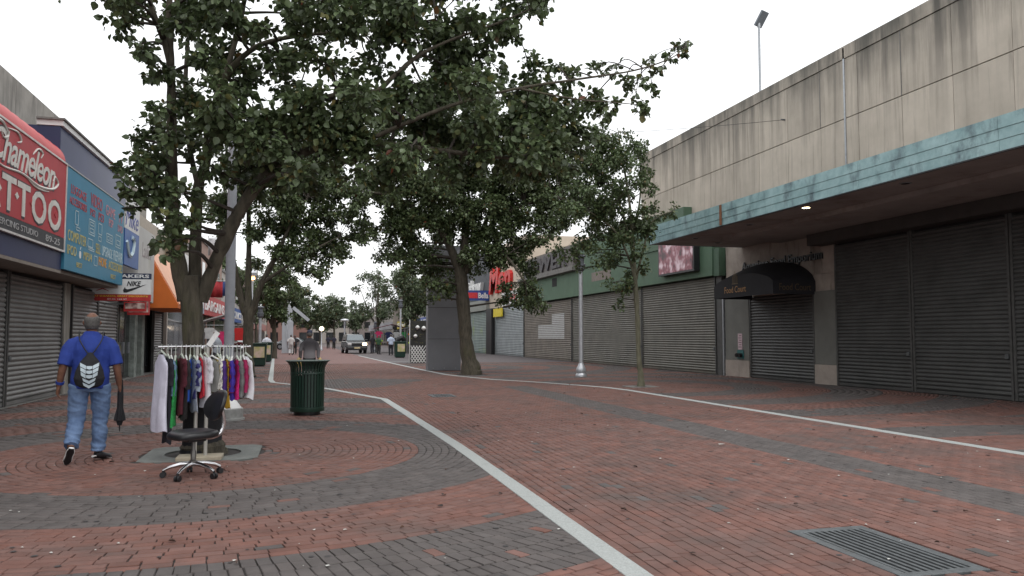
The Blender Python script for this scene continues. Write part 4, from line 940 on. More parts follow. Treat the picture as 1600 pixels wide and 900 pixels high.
limbs2 = [[(6.5,31.4,-.05,.44),(6.48,31.4,.25,.38),P4(729,540,Y2,13.5),P4(724,480,Y2,13),P4(720,430,Y2,13),P4(718,400,Y2,11)],
 [P4(716,420,Y2,9),P4(695,370,Y2-.3,7),P4(660,335,Y2-.6,5),P4(620,310,Y2-.8,3.5),P4(580,300,Y2-1,2)],[P4(722,420,Y2,9),P4(728,350,Y2,7),P4(720,270,Y2+.3,5),P4(725,180,Y2+.3,3),P4(725,120,Y2+.3,2)],
 [P4(725,425,Y2,9),P4(745,390,Y2-.3,7),P4(775,345,Y2-.8,5),P4(820,320,Y2-1.2,3.5),P4(870,310,Y2-1.4,2)],[P4(690,365,Y2-.3,5),P4(672,300,Y2+.4,4),P4(650,240,Y2+1,2.5)],[P4(755,380,Y2-.4,5),P4(790,400,Y2-1.2,3),P4(820,440,Y2-1.8,2)],[P4(750,370,Y2+.4,5),P4(780,290,Y2+1,3.5),P4(800,220,Y2+1.2,2)]]
BL2 = [(580,300,30),(560,330,22),(575,365,22),(600,270,36),(610,330,36),(590,400,14),(620,380,28),(640,280,40),(650,340,36),(655,390,28),(640,420,16),(680,300,42),(690,360,34),(690,420,26),(685,455,18),(670,440,16),(720,280,44),(720,340,40),(745,310,44),(760,370,34),(770,280,44),(790,330,38),(800,380,30),(810,280,40),(830,320,36),(835,370,28),
 (820,420,22),(812,450,20),(830,470,20),(845,480,14),(800,470,16),(790,445,14),(850,290,36),(870,330,30),(880,290,28),(895,320,20),(690,230,46),(640,220,36),(740,220,50),(800,220,46),(700,160,40),(760,160,46),(850,230,36),(600,235,28),(880,250,26),(775,410,20),(735,400,26),(662,470,8),(560,280,18),(545,300,14)]
make_tree('pear_tree', 'big dark tree with thick trunk beside the grey monolith slab', limbs2, blobs(fuller(BL2, 42, 22, 1, 18), Y2-.3, 720, 6, 1.5, .6), .125, ML_mid, seed=12, sides=12, twig=.014)
Y3 = 22.4
limbs3 = [[(9.86,22.4,-.03,.13),(9.86,22.4,.3,.105),P4(998,560,Y3,5),P4(996,500,Y3,5),P4(993,450,Y3,5),P4(990,400,Y3,4),P4(985,330,Y3,3),P4(975,260,Y3,2),P4(965,200,Y3,1)],
 [P4(994,455,Y3,3),P4(985,410,Y3-.2,2.5),P4(960,360,Y3-.4,2),P4(920,330,Y3-.5,1.2)],[P4(993,440,Y3,3),P4(1005,390,Y3-.1,2.4),P4(1020,345,Y3-.2,1.6),P4(1050,330,Y3-.3,1)],[P4(990,400,Y3,3),P4(965,310,Y3+.3,2),P4(930,260,Y3+.4,1.4)],[P4(988,370,Y3,2.6),P4(1000,310,Y3+.3,2),P4(1000,250,Y3+.4,1.2)]]
BL3 = [(895,330,22),(880,350,14),(915,310,26),(900,385,18),(925,355,26),(935,400,22),(920,290,24),(945,270,28),(950,320,32),(960,370,28),(960,410,20),(975,445,16),(965,480,10),(975,300,30),(985,350,26),(995,395,18),(1010,360,18),(1015,325,18),(1035,335,14),(1055,328,9),(985,250,28),(955,230,26),(925,245,22),(1000,280,26),(1005,420,12),(950,445,10),(965,470,9),(940,200,16),(975,210,14),(1015,300,14),(905,270,18),(880,300,14),(870,370,10),(990,440,12),(915,260,26),(895,295,22),(935,225,22),(965,245,26),(995,235,20),(905,235,16),(1005,265,18),(930,320,26)]
make_tree('young_tree', 'slender young tree with light green leaves in the right pavement', limbs3, blobs(fuller(BL3, 44, 12, .6, 16)+[(870,340,18),(860,390,12),(890,400,16),(905,420,12)], Y3, 370, 8, 1.2, .42), .10, ML_young, seed=13, sides=8, twig=.008, bark=mat('bark_young', (.13,.125,.085), .9, .3, 14, bump=.6, bscale=40, stretch=(1,1,.3)))
pit3 = ring_plate(9.86, 22.4, .46, .2, -.03, .004).build('tree_pit_slab', M_conc); tag(pit3, 'small dark square tree pit around the slender young tree', 'tree pit')
MB().lathe([(.22,-.04),(.19,-.025),(.05,-.02)], 20, (9.86,22.4,0)).build('soil', MATS['soil'], pit3)
Y4 = 31.0
limbs4 = [[(-2.02,31.0,-.05,.36),(-2.02,31,.3,.28),P4(387,550,Y4,10.5),P4(388,510,Y4,10),P4(389,480,Y4,11)],[P4(383,490,Y4,7),P4(373,450,Y4,6.5),P4(364,405,Y4-.2,5.5),P4(360,350,Y4-.3,4),P4(350,290,Y4-.3,3)],[P4(388,485,Y4,7),P4(388,430,Y4+.2,6),P4(389,380,Y4+.3,5),P4(388,300,Y4+.3,4),P4(385,200,Y4+.3,2)],
 [P4(394,490,Y4,7.5),P4(404,455,Y4-.2,6.5),P4(418,425,Y4-.4,5.5),P4(432,398,Y4-.5,4.5),P4(455,350,Y4-.6,3),P4(480,310,Y4-.6,2)],[P4(410,442,Y4-.3,4),P4(450,415,Y4-.8,3),P4(500,385,Y4-1,2),P4(530,370,Y4-1,1)]]
BL4 = [(370,300,34),(400,310,36),(430,320,34),(420,360,30),(455,345,32),(465,390,26),(490,350,32),(500,400,24),(510,370,26),(520,330,28),(530,395,16),(480,420,18),(505,430,14),(450,290,34),(490,290,32),(530,290,26),(395,360,16),(440,400,16),(410,260,36),(460,240,40),(510,250,34),(380,240,30),(430,200,36),(490,200,34),(548,340,16),(545,370,12),(400,410,10),(360,330,14),(430,440,9)]
make_tree('pear_tree', 'dark forked tree left of the roadway behind the green litter bin', limbs4, blobs(fuller(BL4, 43, 22, 1, 16)+[(340,320,24),(350,370,18),(560,310,22),(570,350,16),(450,440,14),(470,450,12)], Y4-.3, 720, 9, 1.5, .6), .125, ML_mid, seed=14, sides=10, twig=.014)
def far_tree(px, Y, X=None, top=None, wpx=60, ybot=500, label='', lm=ML_far, seed=1, n=34, lsize=.24, leaves=110):
    w = proj(atY(px, 520, Y))[2]; b = atY(px, 520, Y); k = w/FPX; r = np.random.default_rng(seed)
    zt = (527-top)*k+CAMH; zb = (527-ybot)*k+CAMH; R_ = wpx*k; zc = (zt+zb)/2; H = (zt-zb)/2
    lim = [[(b.x,Y,-.05,.24),(b.x+.05,Y,1.0,.17),(b.x,Y,zb,.14),(b.x,Y,zc,.1),(b.x,Y,zt*.95,.03)]]
    for a in r.uniform(0, 6.28, 5): lim.append([(b.x,Y,zb*.9,.09),(b.x+.4*R_*math.cos(a),Y+.4*R_*math.sin(a),zb+.5*H,.06),(b.x+.8*R_*math.cos(a),Y+.8*R_*math.sin(a),zc+.4*H,.02)])
    cl = []
    for _ in range(n):
        d = r.normal(0, 1, 3); d /= np.linalg.norm(d); q = r.random()**.4
        cl.append((b.x+d[0]*R_*q*.9, Y+d[1]*R_*q*.9, zc+d[2]*H*q*.95, .32*R_*(.7+.6*r.random()), int(leaves*2.4)))
    return make_tree('street_tree', label, lim, cl, lsize, lm, seed=seed, sides=7, twig=.02, group='trees along the far street', sub=7)
for a in ((428,58,None,405,38,512,'dense street tree behind the green poster bins on the left',ML_mid,21,40,.17,130),(455,96,None,430,30,512,'street tree rising right behind the distant white monolith',ML_far,22,34,.22,100),
          (482,120,None,445,32,515,'street tree above the capped walker at the far left',ML_far,23,34,.26,90),(522,118,None,458,34,512,'rounded street tree just left of the parked dark car',ML_far,24,34,.26,90),
          (556,150,None,470,26,515,'small street tree straight above the parked dark car',ML_far,25,26,.32,80),(590,86,None,415,38,508,'airy street tree right of the dark car with sky showing through',ML_far,26,24,.2,85),
          (636,74,None,400,46,505,'broad street tree above the colourful market stalls',ML_far,27,44,.19,120),(672,100,None,420,34,505,'street tree half hidden behind the grey monolith slab',ML_far,28,30,.22,90),
          (350,78,None,380,34,500,'street tree beside the flags far along the left side',ML_mid,29,30,.2,100),(500,175,None,478,26,518,'hazy street tree at the very end of the road',ML_far,30,24,.38,70),(400,90,None,400,34,505,'tall street tree behind the left pavement lamp',ML_mid,31,34,.2,100)):
    far_tree(*a)

# ---------------------------------------------------------------- street furniture
def lamp_post(loc, h, label, r=.085, hat='cyl', group=None):
    t = empty('street_lamp', loc, 0, label, 'street lamp', group)
    MB().lathe([(.22,0),(.22,.06),(.17,.12),(.20,.22),(.17,.32),(r+.03,.42),(r,.5)], 20).build('base', M_alu, t, smooth=True)
    MB().lathe([(r,.5),(r*.85,h-.55)], 16).build('pole', M_alu, t, smooth=True)
    if hat == 'cyl':
        MB().lathe([(r*.9,h-.56),(.15,h-.5),(.17,h-.42),(.16,h-.36),(.19,h-.34),(.19,h-.28),(.13,h-.26),(.13,h-.02),(.20,h),(.20,h+.05),(.06,h+.10)], 20).build('lamp_head', mat('lamp_alu_dark', (.14,.15,.17), .45, .15, 8, metal=.5), t, smooth=True)
    else:
        MB().lathe([(r*.9,h-.56),(.10,h-.5),(.10,h-.16),(.09,h-.12)], 16).build('lamp_neck', M_alu, t, smooth=True)
        MB().lathe([(.09,h-.12),(.42,h-.05),(.36,h+.04),(.1,h+.1)], 20).build('lamp_head', M_alu, t, smooth=True)
    return t
M_alu = mat('brushed_aluminium', (.55,.57,.60), .38, .1, 10, metal=.55)
lamp_post((10.21,28.74,0), 4.55, 'silver lamp post with ribbed cylinder head by the green store')
lamp_post((3.85,80,0), 3.2, 'silver lamp post with flat disc head behind the dark car', r=.09, hat='disc')
lamp_post((6.75,79,0), 2.9, 'short silver lamp post right of the dark car', r=.07)
lamp_post((7.0,60,0), 4.2, 'silver lamp post rising behind the right green bin', r=.08)
lamp_post((-2.35,46,0), 3.1, 'white lamp post beside the green poster bin on the left', r=.09)
lp = empty('street_lamp', (-2.75,45,0), 0, 'tall lamp with lit orange globe among the left branches', 'street lamp')
MB().lathe([(.16,0),(.14,.3),(.07,.4),(.06,4.7)], 14).build('pole', M_alu, lp, smooth=True)
MB().lathe([(.06,4.68),(.22,4.78),(.24,4.95),(.12,5.1)], 16).build('lamp_head', M_alu, lp, smooth=True)
MB().lathe([(.02,4.55),(.13,4.6),(.15,4.69)], 14).build('globe', mat('globe_on', (1,.5,.2), emit=6), lp, smooth=True)
lp = empty('street_lamp', (1.9,92,0), 0, 'far lamp with lit white globe right of the capped walker', 'street lamp')
MB().lathe([(.16,0),(.14,.3),(.07,.4),(.06,2.2)], 14).build('pole', M_alu, lp, smooth=True)
MB().lathe([(.05,2.2),(.22,2.3),(.26,2.45),(.2,2.6),(.05,2.68)], 16).build('globe', mat('globe_white', (1,.8,.6), emit=4), lp, smooth=True)

gp = empty('utility_pole', (-1.31,15.24,0), 0, 'thick grey steel pole with round concrete foot behind the clothes rack', 'pole')
MB().lathe([(.30,0),(.30,.035),(.27,.04),(.27,.20),(.255,.215)], 28).build('footing', mat('footing_grey', (.3,.3,.29), .8, .2, 10), gp, smooth=True)
MB().lathe([(.24,.216),(.23,.23),(.15,.34),(.11,.36)], 28).build('flange', M_white, gp, smooth=True)
MB().lathe([(.088,.3),(.085,3.0),(.07,6.0)], 20).build('shaft', mat('pole_grey', (.34,.36,.4), .5, .1, 6), gp, smooth=True)

def slat_bin(loc, label):
    t = empty('litter_bin', loc, 0, label, 'litter bin'); m = mat('bin_green', (.010,.035,.024), .38, .2, 8); n = 34
    MB().lathe([(.235,0),(.245,.05),(.24,.07)], 28).build('foot', M_black, t, smooth=True)
    MB().lathe([(.318,.07),(.322,.08),(.322,.15),(.312,.155)], 32).build('lower_band', m, t, smooth=True)
    MB().lathe([(.318,.78),(.325,.785),(.325,.80),(.318,.81)], 32).build('upper_band', m, t, smooth=True)
    sl = MB(); p = [(.305,.14),(.31,.78),(.315,.88),(.33,.94),(.37,1.0),(.395,1.025)]
    for (r0,z0),(r1,z1) in zip(p, p[1:]): 
        c = [(r0,-.021,z0),(r0+.008,-.021,z0),(r0+.008,.021,z0),(r0,.021,z0),(r1,-.021,z1),(r1+.008,-.021,z1),(r1+.008,.021,z1),(r1,.021,z1)]; sl.quadbox(c)
    me = None
    for i in range(n):
        if me is None: o = sl.build('slat', m, t); me = o.data
        else: o = bpy.data.objects.new('slat', me); link(o, t)
        o.rotation_euler = (0,0,2*math.pi*i/n)
    MB().lathe([(.385,1.018),(.415,1.02),(.42,1.03),(.41,1.04),(.385,1.036)], 32).build('rim', m, t, smooth=True)
    MB().lathe([(.27,.16),(.28,.74),(.272,.74),(.262,.17)], 24).build('liner', M_black, t, smooth=True)
    return t
slat_bin((.08,15.9,0), 'dark green slatted litter bin on the left pavement')
def poster_bin(loc, label, trash=False):
    t = empty('litter_bin', loc, 0, label, 'litter bin'); m = mat('bin_green', (.010,.035,.024), .38)
    MB().quadbox([(-.36,-.32,.06),(.36,-.32,.06),(.36,.32,.06),(-.36,.32,.06),(-.42,-.38,1.12),(.42,-.38,1.12),(.42,.38,1.12),(-.42,.38,1.12)]).build('body', m, t, bevel=.02)
    MB().box(-.45,.45,-.41,.41,1.121,1.19).build('rim', m, t, bevel=.015); MB().box(-.3,.3,-.26,.26,0,.059).build('foot', M_black, t)
    MB().quadbox([(-.2,-.38,.45),(.32,-.38,.45),(.32,-.36,.45),(-.2,-.36,.45),(-.2,-.40,1.0),(.32,-.40,1.0),(.32,-.38,1.0),(-.2,-.38,1.0)]).build('poster', mat('poster_lime', (.5,.55,.1), .6, .3, 3, c2=(.7,.5,.5)), t)
    if trash:
        r = np.random.default_rng(3); mb = MB()
        mb.tube([(-.3,0,1.1),(-.1,.05,1.35),(.15,0,1.45),(.3,.05,1.25),(.36,0,1.1)], [.1,.2,.22,.2,.1], 9); mb.build('rubbish_bag', M_black, t, smooth=True)
    return t
poster_bin((-2.25,42.8,0), 'green box bin with lime poster behind the forked tree')
poster_bin((-2.25,50.5,0), 'second green box bin farther behind the poster bin')
poster_bin((6.75,58.2,0), 'green box bin with rubbish bag beside the lattice stand', True)

def monolith(loc, s, label, arm=False):
    t = empty('monolith', loc, 0, label, 'sculpture'); m = mat('slab_grey_%d' % int(s*100), (.24,.25,.27) if s > .9 else (.4,.42,.45), .6, .1, 1, metal=.15)
    W, H = 1.5*s, 5.6*s
    if not arm:
        MB().box(0,W,-.25,.25,0,H).build('slab', m, t, bevel=.02)
        for z in (1.4,2.8,4.2): MB().box(.02,W-.02,-.256,-.251,z*s,z*s+.012).build('seam', M_dark, t)
        for x in (.25,.75,1.25): MB().lathe([(.03,0),(.03,.03)], 8, (x,-.27,.1)).build('bolt', M_steel, t)
    else:
        MB().box(0,.5,-.3,.3,0,2.95).box(.505,1.0,-.3,.3,0,2.95).build('slab', m, t, bevel=.02)
        MB().prism([(.1,2.955),(.9,2.955),(.9,4.0),(.65,4.5),(.55,4.5),(.1,3.3)], lambda u, v, d: (u, d, v), -.2, .2).build('wedge', m, t)
        MB().bar((.95,-.1,4.25),(2.4,-.1,3.05), .18, .3).build('arm', m, t)
    pts = catmull([(W+.55 if not arm else .9,-.3,0),(W+.42 if not arm else .6,-.34,1.2*s),(W+.2 if not arm else .45,-.34,2.6*s),(W-.05 if not arm else .45,-.34,4.2*s),(W-.1 if not arm else .5,-.3,(5.4*s if not arm else 2.9))], 6)
    mb = MB()
    for a, b in zip(pts, pts[1:]): mb.bar(a, b, .16*s+.02, .1, up=(0,1,0))
    mb.build('curved_fin', mat('fin_pale', (.42,.44,.47), .5, .1, 3), t)
    return t
monolith((5.3,35.4,0), 1.0, 'tall grey monolith slab with curved fin behind the big tree')
monolith((-1.98,77,0), .5, 'distant white monolith with wedge top and slanting arm', True)

# ---------------------------------------------------------------- clothes rack, garments, chair
RY = 10.42
rk = empty('clothes_rack', (-1.2, RY, 0), 0, 'metal clothes rack full of hanging garments by the near tree', 'clothes rack')
M_post_ = mat('rack_pale', (.42,.41,.38), .45, .1, 8, metal=.4)
for x in (-.06, .06): MB().tube([(x,0,.05),(x,0,1.36)], .022, 10).build('post', M_post_, rk)
MB().box(-.26,.26,-.16,.16,0,.05).build('foot', mat('worn_wood', (.33,.29,.22), .8, .2, 8), rk, bevel=.01)
MB().tube([(-.50,-.02,1.365),(.0,0,1.37),(.54,.02,1.365)], .014, 10).build('rail', M_chrome, rk)
MB().tube([(-.50,.36,1.365),(.0,.34,1.37),(.54,.36,1.365)], .014, 10).build('rail', M_chrome, rk)
for x in (-.44, 0, .46): MB().tube([(x,-.02,1.355),(x,.37,1.355)], .012, 8).build('cross_bar', M_chrome, rk)
M_hang = mat('hanger_plastic', (.5,.55,.48), .4, .1, 5)
def garment(name, x, y, ztop, zbot, c, w, th, rot, label, seed, pat=None, flare=1.0, cat='garment'):
    r = np.random.default_rng(seed); g = empty(name, (-1.2+x, RY+y, 1.37), rot, label, cat)
    pt = seed % 5
    m = mat('cloth_%s_%d' % (name, seed), c, .85, *((.14, 7) if pt < 2 else (.45, 70) if pt == 2 else (.5, 34) if pt == 3 else (.3, 16)), bump=.2, bscale=90, stretch=(1,1,.15) if pt == 2 else (1,1,1))
    mb = MB(); nz, na = 18, 28; H = ztop-zbot; ph = r.uniform(0, 6.28, 4)
    for i in range(nz+1):
        t = i/nz; hw = w*(min(1, .35+t*5) if t < .13 else 1)*(1+(flare-1)*t); hb = th*(.5+.7*t); z = ztop-1.37-H*t + (0)
        for k in range(na):
            a = 2*math.pi*k/na
            fold = 1+(.05+.30*t)*(math.sin(5*a+ph[0]+2*t)+.6*math.sin(9*a+ph[1]-3*t))*.5
            mb.v.append((hb*fold*math.sin(a) + .02*t*math.sin(ph[2]+4*t), hw*math.cos(a)*(1+.03*math.sin(7*t+ph[3])), z - .02*(abs(math.cos(a)))*(t < .1) + (.015*math.sin(3*a+ph[1]) if i == nz else 0)))
    for i in range(nz):
        for k in range(na): a = i*na+k; b = i*na+(k+1) % na; mb.f.append((a, b, b+na, a+na))
    mb.f.append(tuple(range(na))); mb.f.append(tuple(nz*na+k for k in reversed(range(na))))
    mb.build('cloth', m, g, smooth=True)
    if seed % 3 != 1:
        for sd_ in (-1, 1):
            Ls = r.uniform(.16,.42); y_ = sd_*w*.93
            MB().tube(catmull([(0,y_*.8,ztop-1.40),(.012,y_*1.04,ztop-1.37-.10),(.02,y_*1.06,ztop-1.37-.1-Ls*.5),(.01,y_*1.03,ztop-1.37-.1-Ls)], 4), [.025]+[.03+.008*math.sin(2.2*q+seed) for q in range(12)], 10, True, [.035]+[.045+.008*math.cos(1.7*q+seed) for q in range(12)]).build('sleeve', m, g, smooth=True)
    h = MB(); zt = ztop-1.37
    h.tube([(0,-.02,.014),(0,0,.02),(0,.016,.008),(0,.0,-.03),(0,0,zt+.03)], .0035, 6); h.tube([(0,-w*.85,zt-.02),(0,0,zt+.035),(0,w*.85,zt-.02)], [.009,.012,.009], 6)
    h.build('hanger', M_hang if seed % 3 else M_white, g)
    return g
GC = [ # x, top, bottom, colour, half width, half thickness, rot, kind, label
 (-.57,1.28,.36,(.62,.61,.72),.20,.055,20,'dress','long lavender white dress at the left end of the rack',.0),
 (-.48,1.24,.22,(.012,.012,.02),.19,.035,8,'dress','long black dress next to the lavender white one',.0),
 (-.435,1.22,.45,(.12,.2,.3),.18,.02,5,'top','steel blue garment between black and green dresses',.02),
 (-.37,1.22,.42,(.02,.26,.06),.19,.04,-6,'dress','bright green dress on the rack',.0),
 (-.285,1.24,.55,(.08,.01,.02),.18,.035,10,'top','dark maroon garment right of the green dress',.0),
 (-.225,1.22,.50,(.012,.010,.012),.2,.04,2,'dress','black garment right of the maroon one',.02),
 (-.16,1.23,.70,(.02,.09,.42),.18,.035,-8,'top','royal blue top on the left half of the rack',.0),
 (-.105,1.22,.58,(.28,.32,.38),.17,.022,12,'top','grey blue striped top beside the royal blue one',.0),
 (-.06,1.22,.74,(.02,.02,.11),.18,.03,-4,'top','navy top left of the red one',.02),
 (-.01,1.24,.76,(.5,.02,.04),.18,.03,6,'top','bright red top on the rack',.0),
 (.05,1.25,.64,(.66,.65,.70),.19,.045,14,'top','white top right of the red one',.0),
 (.155,1.22,.80,(.22,.22,.21),.19,.06,38,'jacket','grey checked jacket hanging in the middle of the rack',.0),
 (.235,1.24,.82,(.55,.42,.16),.17,.025,10,'top','mustard and white scarf top right of the grey jacket',.0),
 (.275,1.23,.86,(.66,.64,.6),.17,.02,0,'top','cream top beside the mustard one',.0),
 (.325,1.21,.82,(.05,.015,.14),.18,.035,-8,'top','dark purple top on the right half of the rack',.0),
 (.37,1.22,.62,(.55,.33,.03),.17,.022,6,'top','golden yellow garment between purple garments',.0),
 (.41,1.2,.78,(.3,.03,.02),.17,.018,0,'top','rust red top beside the golden garment',.0),
 (.45,1.21,.72,(.04,.02,.26),.18,.035,-10,'top','indigo blue purple top left of the magenta one',.0),
 (.52,1.21,.73,(.55,.015,.16),.18,.035,8,'top','hot magenta frilled top near the right end of the rack',.0),
 (.575,1.21,.73,(.13,.13,.13),.18,.03,-6,'top','dark grey ruffled top right of the magenta one',.0),
 (.615,1.22,.76,(.28,.01,.07),.17,.015,0,'top','thin crimson top squeezed beside the grey ruffled one',.0),
 (.65,1.25,.73,(.68,.68,.72),.19,.05,22,'top','white frilled top at the right end of the rack',.0)]
for i, (x, zt, zb_, c, w, th, rz, kind, lab, yy) in enumerate(GC):
    garment({'top':'blouse'}.get(kind, kind), x*.79-.01, yy-.02+(.02*x), zt, zb_, c, w*.85, th*.85, R(rz+12), lab, 100+i, flare=1.15 if kind == 'dress' else (1.1 if i in (18,19,21) else 1.0))
tg = MB().box(-.03,.03,-.004,.004,0,.20, Matrix.Translation((-1.13, RY-.03, 1.375)) @ Matrix.Rotation(R(32),4,'Y')).build('price_card', M_white); tag(tg, 'white price card sticking up from the clothes rack rail', 'card')

ch = empty('office_chair', (-1.12, 9.15, 0), 0, 'black office swivel chair with chrome star base in front of the rack', 'chair')
M_leath = mat('black_vinyl', (.014,.014,.016), .38, .2, 10, bump=.12, bscale=60)
for i in range(5):
    a = R(70+72*i); c, s_ = math.cos(a), math.sin(a)
    leg = MB().tube([(.02*c,.02*s_,.14),(.12*c,.12*s_,.135),(.24*c,.24*s_,.105),(.30*c,.30*s_,.075)], [.026,.022,.019,.017], 10).build('leg', M_chrome, ch, smooth=True)
    cs = MB()
    for sd_ in (-1, 1):
        ctr = Vector((.30*c-s_*.018*sd_, .30*s_+c*.018*sd_, .031)); ax = Vector((-s_, c, 0))
        cs.tube([ctr-ax*.011, ctr+ax*.011], .03, 14)
    cs.tube([(.30*c,.30*s_,.03),(.30*c,.30*s_,.08)], .012, 8)
    cs.build('caster', M_black, leg)
MB().lathe([(.038,.11),(.04,.17),(.028,.18),(.028,.27),(.02,.28),(.02,.39)], 18).build('gas_lift', mat('lift_grey', (.16,.15,.14), .4, metal=.6), ch, smooth=True)
MB().box(-.10,.10,-.09,.09,.375,.405).build('mechanism', M_black, ch, bevel=.01)
st_ = MB(); n = 32
prof = [(.80,.41),(.97,.425),(1.0,.445),(.99,.465),(.94,.482),(.8,.492),(.4,.487),(.05,.483)]
for f_, z in prof:
    for k in range(n):
        a = 2*math.pi*k/n; ca, sa = math.cos(a), math.sin(a); e = .72
        x = .245*f_*abs(ca)**e*(1 if ca > 0 else -1); y = .235*f_*abs(sa)**e*(1 if sa > 0 else -1)
        st_.v.append((x-.01, y, z - (.03*max(0, -x/.245-.4) if z > .42 else .02*max(0, -x/.245-.4))))
for i in range(len(prof)-1):
    for k in range(n): a = i*n+k; b = i*n+(k+1) % n; st_.f.append((a, b, b+n, a+n))
st_.f.append(tuple(range(n))); st_.f.append(tuple((len(prof)-1)*n+k for k in range(n)))
st_.build('seat', M_leath, ch, smooth=True)
MB().tube(catmull([(.12,0,.40),(.22,.0,.40),(.31,0,.44),(.345,0,.54),(.325,0,.66),(.30,0,.72)], 5), .013, 8, ry=[.022]*26).build('back_bracket', M_chrome, ch, smooth=True)
bk = MB()
for f_, d in ((.78,.028),(.97,.02),(1.0,0),(.97,-.02),(.78,-.034),(.3,-.042)):
    for k in range(n):
        a = 2*math.pi*k/n; u = .19*f_*math.cos(a); v = .165*f_*math.sin(a); cur = .05*(u/.19)**2
        bk.v.append((.27 + d - cur + .32*v, u, .74+v))
for i in range(5):
    for k in range(n): a = i*n+k; b = i*n+(k+1) % n; bk.f.append((a, b, b+n, a+n))
bk.f.append(tuple(range(n))); bk.f.append(tuple(5*n+k for k in range(n)))
bk.build('backrest', M_leath, ch, smooth=True)
ch.rotation_euler = (0,0,R(34))

# ---------------------------------------------------------------- people
def loft(mb, pts, n=14):
    """pts: (x,y,z,rx,ry) rings; rings stay level in x/y unless the chain runs sideways"""
    P = [Vector(p[:3]) for p in pts]; mb.tube(P, [p[3] for p in pts], n, True, [p[4] for p in pts])
def hand(mb, wrist, dirv, side, s=1.0, curl=.5):
    """palm with five fingers; dirv: direction the hand hangs in; side: +1 thumb towards +x"""
    d = Vector(dirv).normalized(); fwd = Vector((0,1,0)); fwd = (fwd - d*fwd.dot(d)).normalized(); sx = d.cross(fwd)
    w = Vector(wrist); palm = w + d*.095*s
    mb.tube([w-d*.02, w+d*.03*s, palm], [.026*s,.024*s,.02*s], 10, True, [.03*s,.042*s,.042*s])
    for i, L_ in enumerate((.072,.08,.075,.06)):
        o = palm + fwd*((.03-.02*i)*s) - d*.01; k1 = o + d*L_*.45*s - sx*side*(-.006-.02*curl)*s; k2 = k1 + d*L_*.35*s*(1-curl*.6) + sx*side*.03*curl*s; k3 = k2 + d*L_*.25*s*(1-1.4*curl) + sx*side*.022*curl*s
        mb.tube([o, k1, k2, k3], [.0095*s,.009*s,.0085*s,.007*s], 8)
    t0 = w + d*.035*s + fwd*.035*s; mb.tube([t0-fwd*.015*s, t0+fwd*.02*s+d*.02*s, t0+fwd*.025*s+d*.055*s+sx*side*.012*s], [.012*s,.011*s,.008*s], 8)
